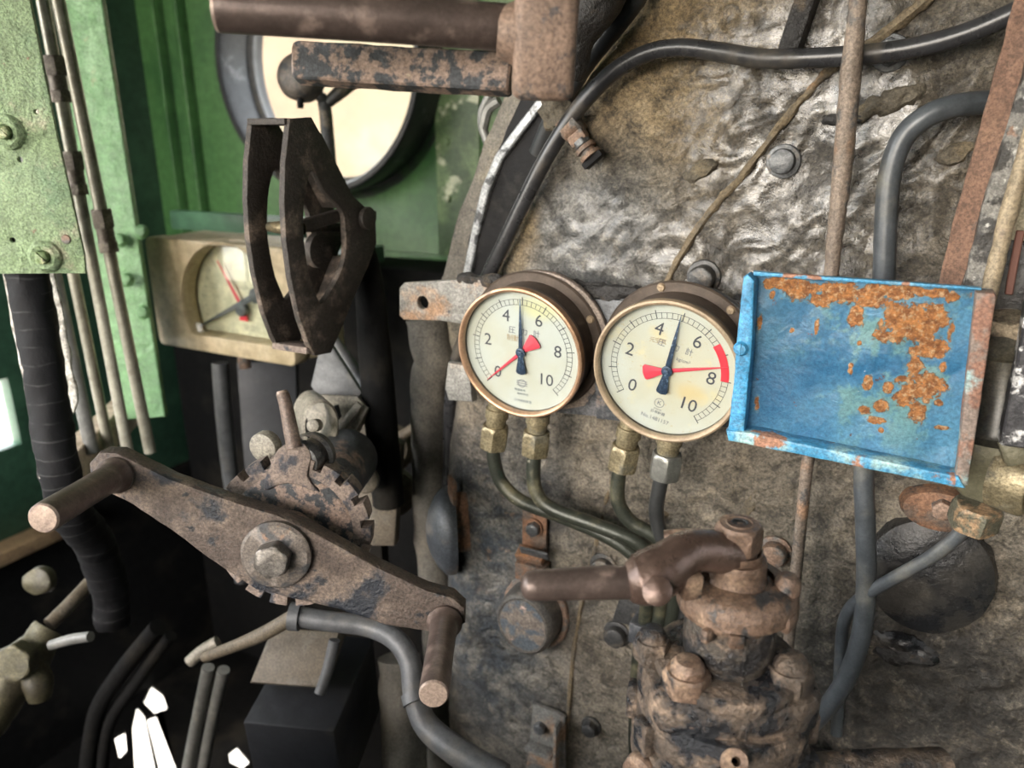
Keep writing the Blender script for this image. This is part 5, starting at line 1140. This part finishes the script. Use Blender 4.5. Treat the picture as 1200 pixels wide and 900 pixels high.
g = G(); g.cyl(.02, .02, look(W(52, 678, 1.1), -FW), 20, .003); g.rough(.003, 40); solo('dim_brass_plug', 'dim brass plug on the sooty wall lining at the lower left', 'plug', g, M['dirty_shaded_brass'])
for i, (pts, r_) in enumerate([([(185, 735), (140, 790), (112, 840), (100, 920)], .013), ([(200, 745), (160, 800), (128, 850), (118, 920)], .009), ([(108, 620), (124, 680), (126, 722)], .02)]):
    vp(pts, [1.15, 1.2, 1.25, 1.3][:len(pts)], r_, 'floor_hose', ('thick dark hose curving down to the floor at the lower left', 'thinner dark hose right of the thick floor hose', 'dark sleeve hanging below the left end of the crank')[i], 'hose', M['soot'])
g = G(); g.tube([W(255, 752, 1.0), W(238, 762, 1.0), W(222, 776, 1.0)], .008, 10); solo('pale_elbow', 'short pale pipe stub above the floor pipes', 'pipe', g, M['dim_tan'])

# unseen block added just under the view to shade the corner by the floor
ds = thing('shade_block', 'black unseen block added below the view to shade the corner', 'blocker', T(-.42, .22, ZF))
g = G(); g.box(.62, .30, .09, T(0, -.02, 1.02), .03, 3); part('shade_block_top', g, M['black_metal'], ds)
g = G(); g.box(.60, .05, 1.0, T(0, .0, .5), .01); part('shade_block_base', g, M['soot'], ds)
# ================================================================== LIGHT
w_ = bpy.data.worlds.new('sky'); bpy.context.scene.world = w_; w_.use_nodes = True
nt = w_.node_tree; nt.nodes.clear()
o_ = nt.nodes.new('ShaderNodeOutputWorld'); b_ = nt.nodes.new('ShaderNodeBackground'); sk = nt.nodes.new('ShaderNodeTexSky')
sk.sky_type = 'NISHITA'; sk.sun_disc = False; sk.sun_elevation = rad(38); sk.sun_rotation = rad(215); sk.air_density = 1.0; sk.dust_density = 3.0
hz = nt.nodes.new('ShaderNodeMix'); hz.data_type = 'RGBA'; hz.inputs[0].default_value = .7; hz.inputs[7].default_value = (4.2, 4.1, 3.9, 1)   # thin bright overcast over the blue
nt.links.new(sk.outputs[0], hz.inputs[6]); nt.links.new(hz.outputs[2], b_.inputs[0]); b_.inputs[1].default_value = 3.2
nt.links.new(b_.outputs[0], o_.inputs[0])
sd = bpy.data.lights.new('sun', 'SUN'); so = bpy.data.objects.new('sun', sd); C.objects.link(so)
sd.energy = 3.2; sd.angle = rad(3); sd.color = (1, .93, .82)
so.rotation_euler = Vector((.42, .40, -.90)).to_track_quat('-Z', 'Y').to_euler()
# light portals in the doorway and the cab's side opening (they only guide the sampling of the sky)
def portal(name, Mx, w, h):
    l = bpy.data.lights.new(name, 'AREA'); l.shape = 'RECTANGLE'; l.size = w; l.size_y = h; l.cycles.is_portal = True
    o = bpy.data.objects.new(name, l); C.objects.link(o); o.matrix_world = Mx
portal('doorway_portal', Matrix.Translation((-1.275, -1.02, 1.8)) @ RX(PI/2), 1.65, 1.04)
portal('side_portal', LWALL @ T(-1.65, 1.275-PL.z, -.05) @ RY(PI), 1.7, 1.85)
sc_ = bpy.context.scene
sc_.view_settings.view_transform = 'Standard'; sc_.view_settings.look = 'None'; sc_.view_settings.gamma = 1; sc_.view_settings.use_curve_mapping = False
sc_.view_settings.exposure = -0.15
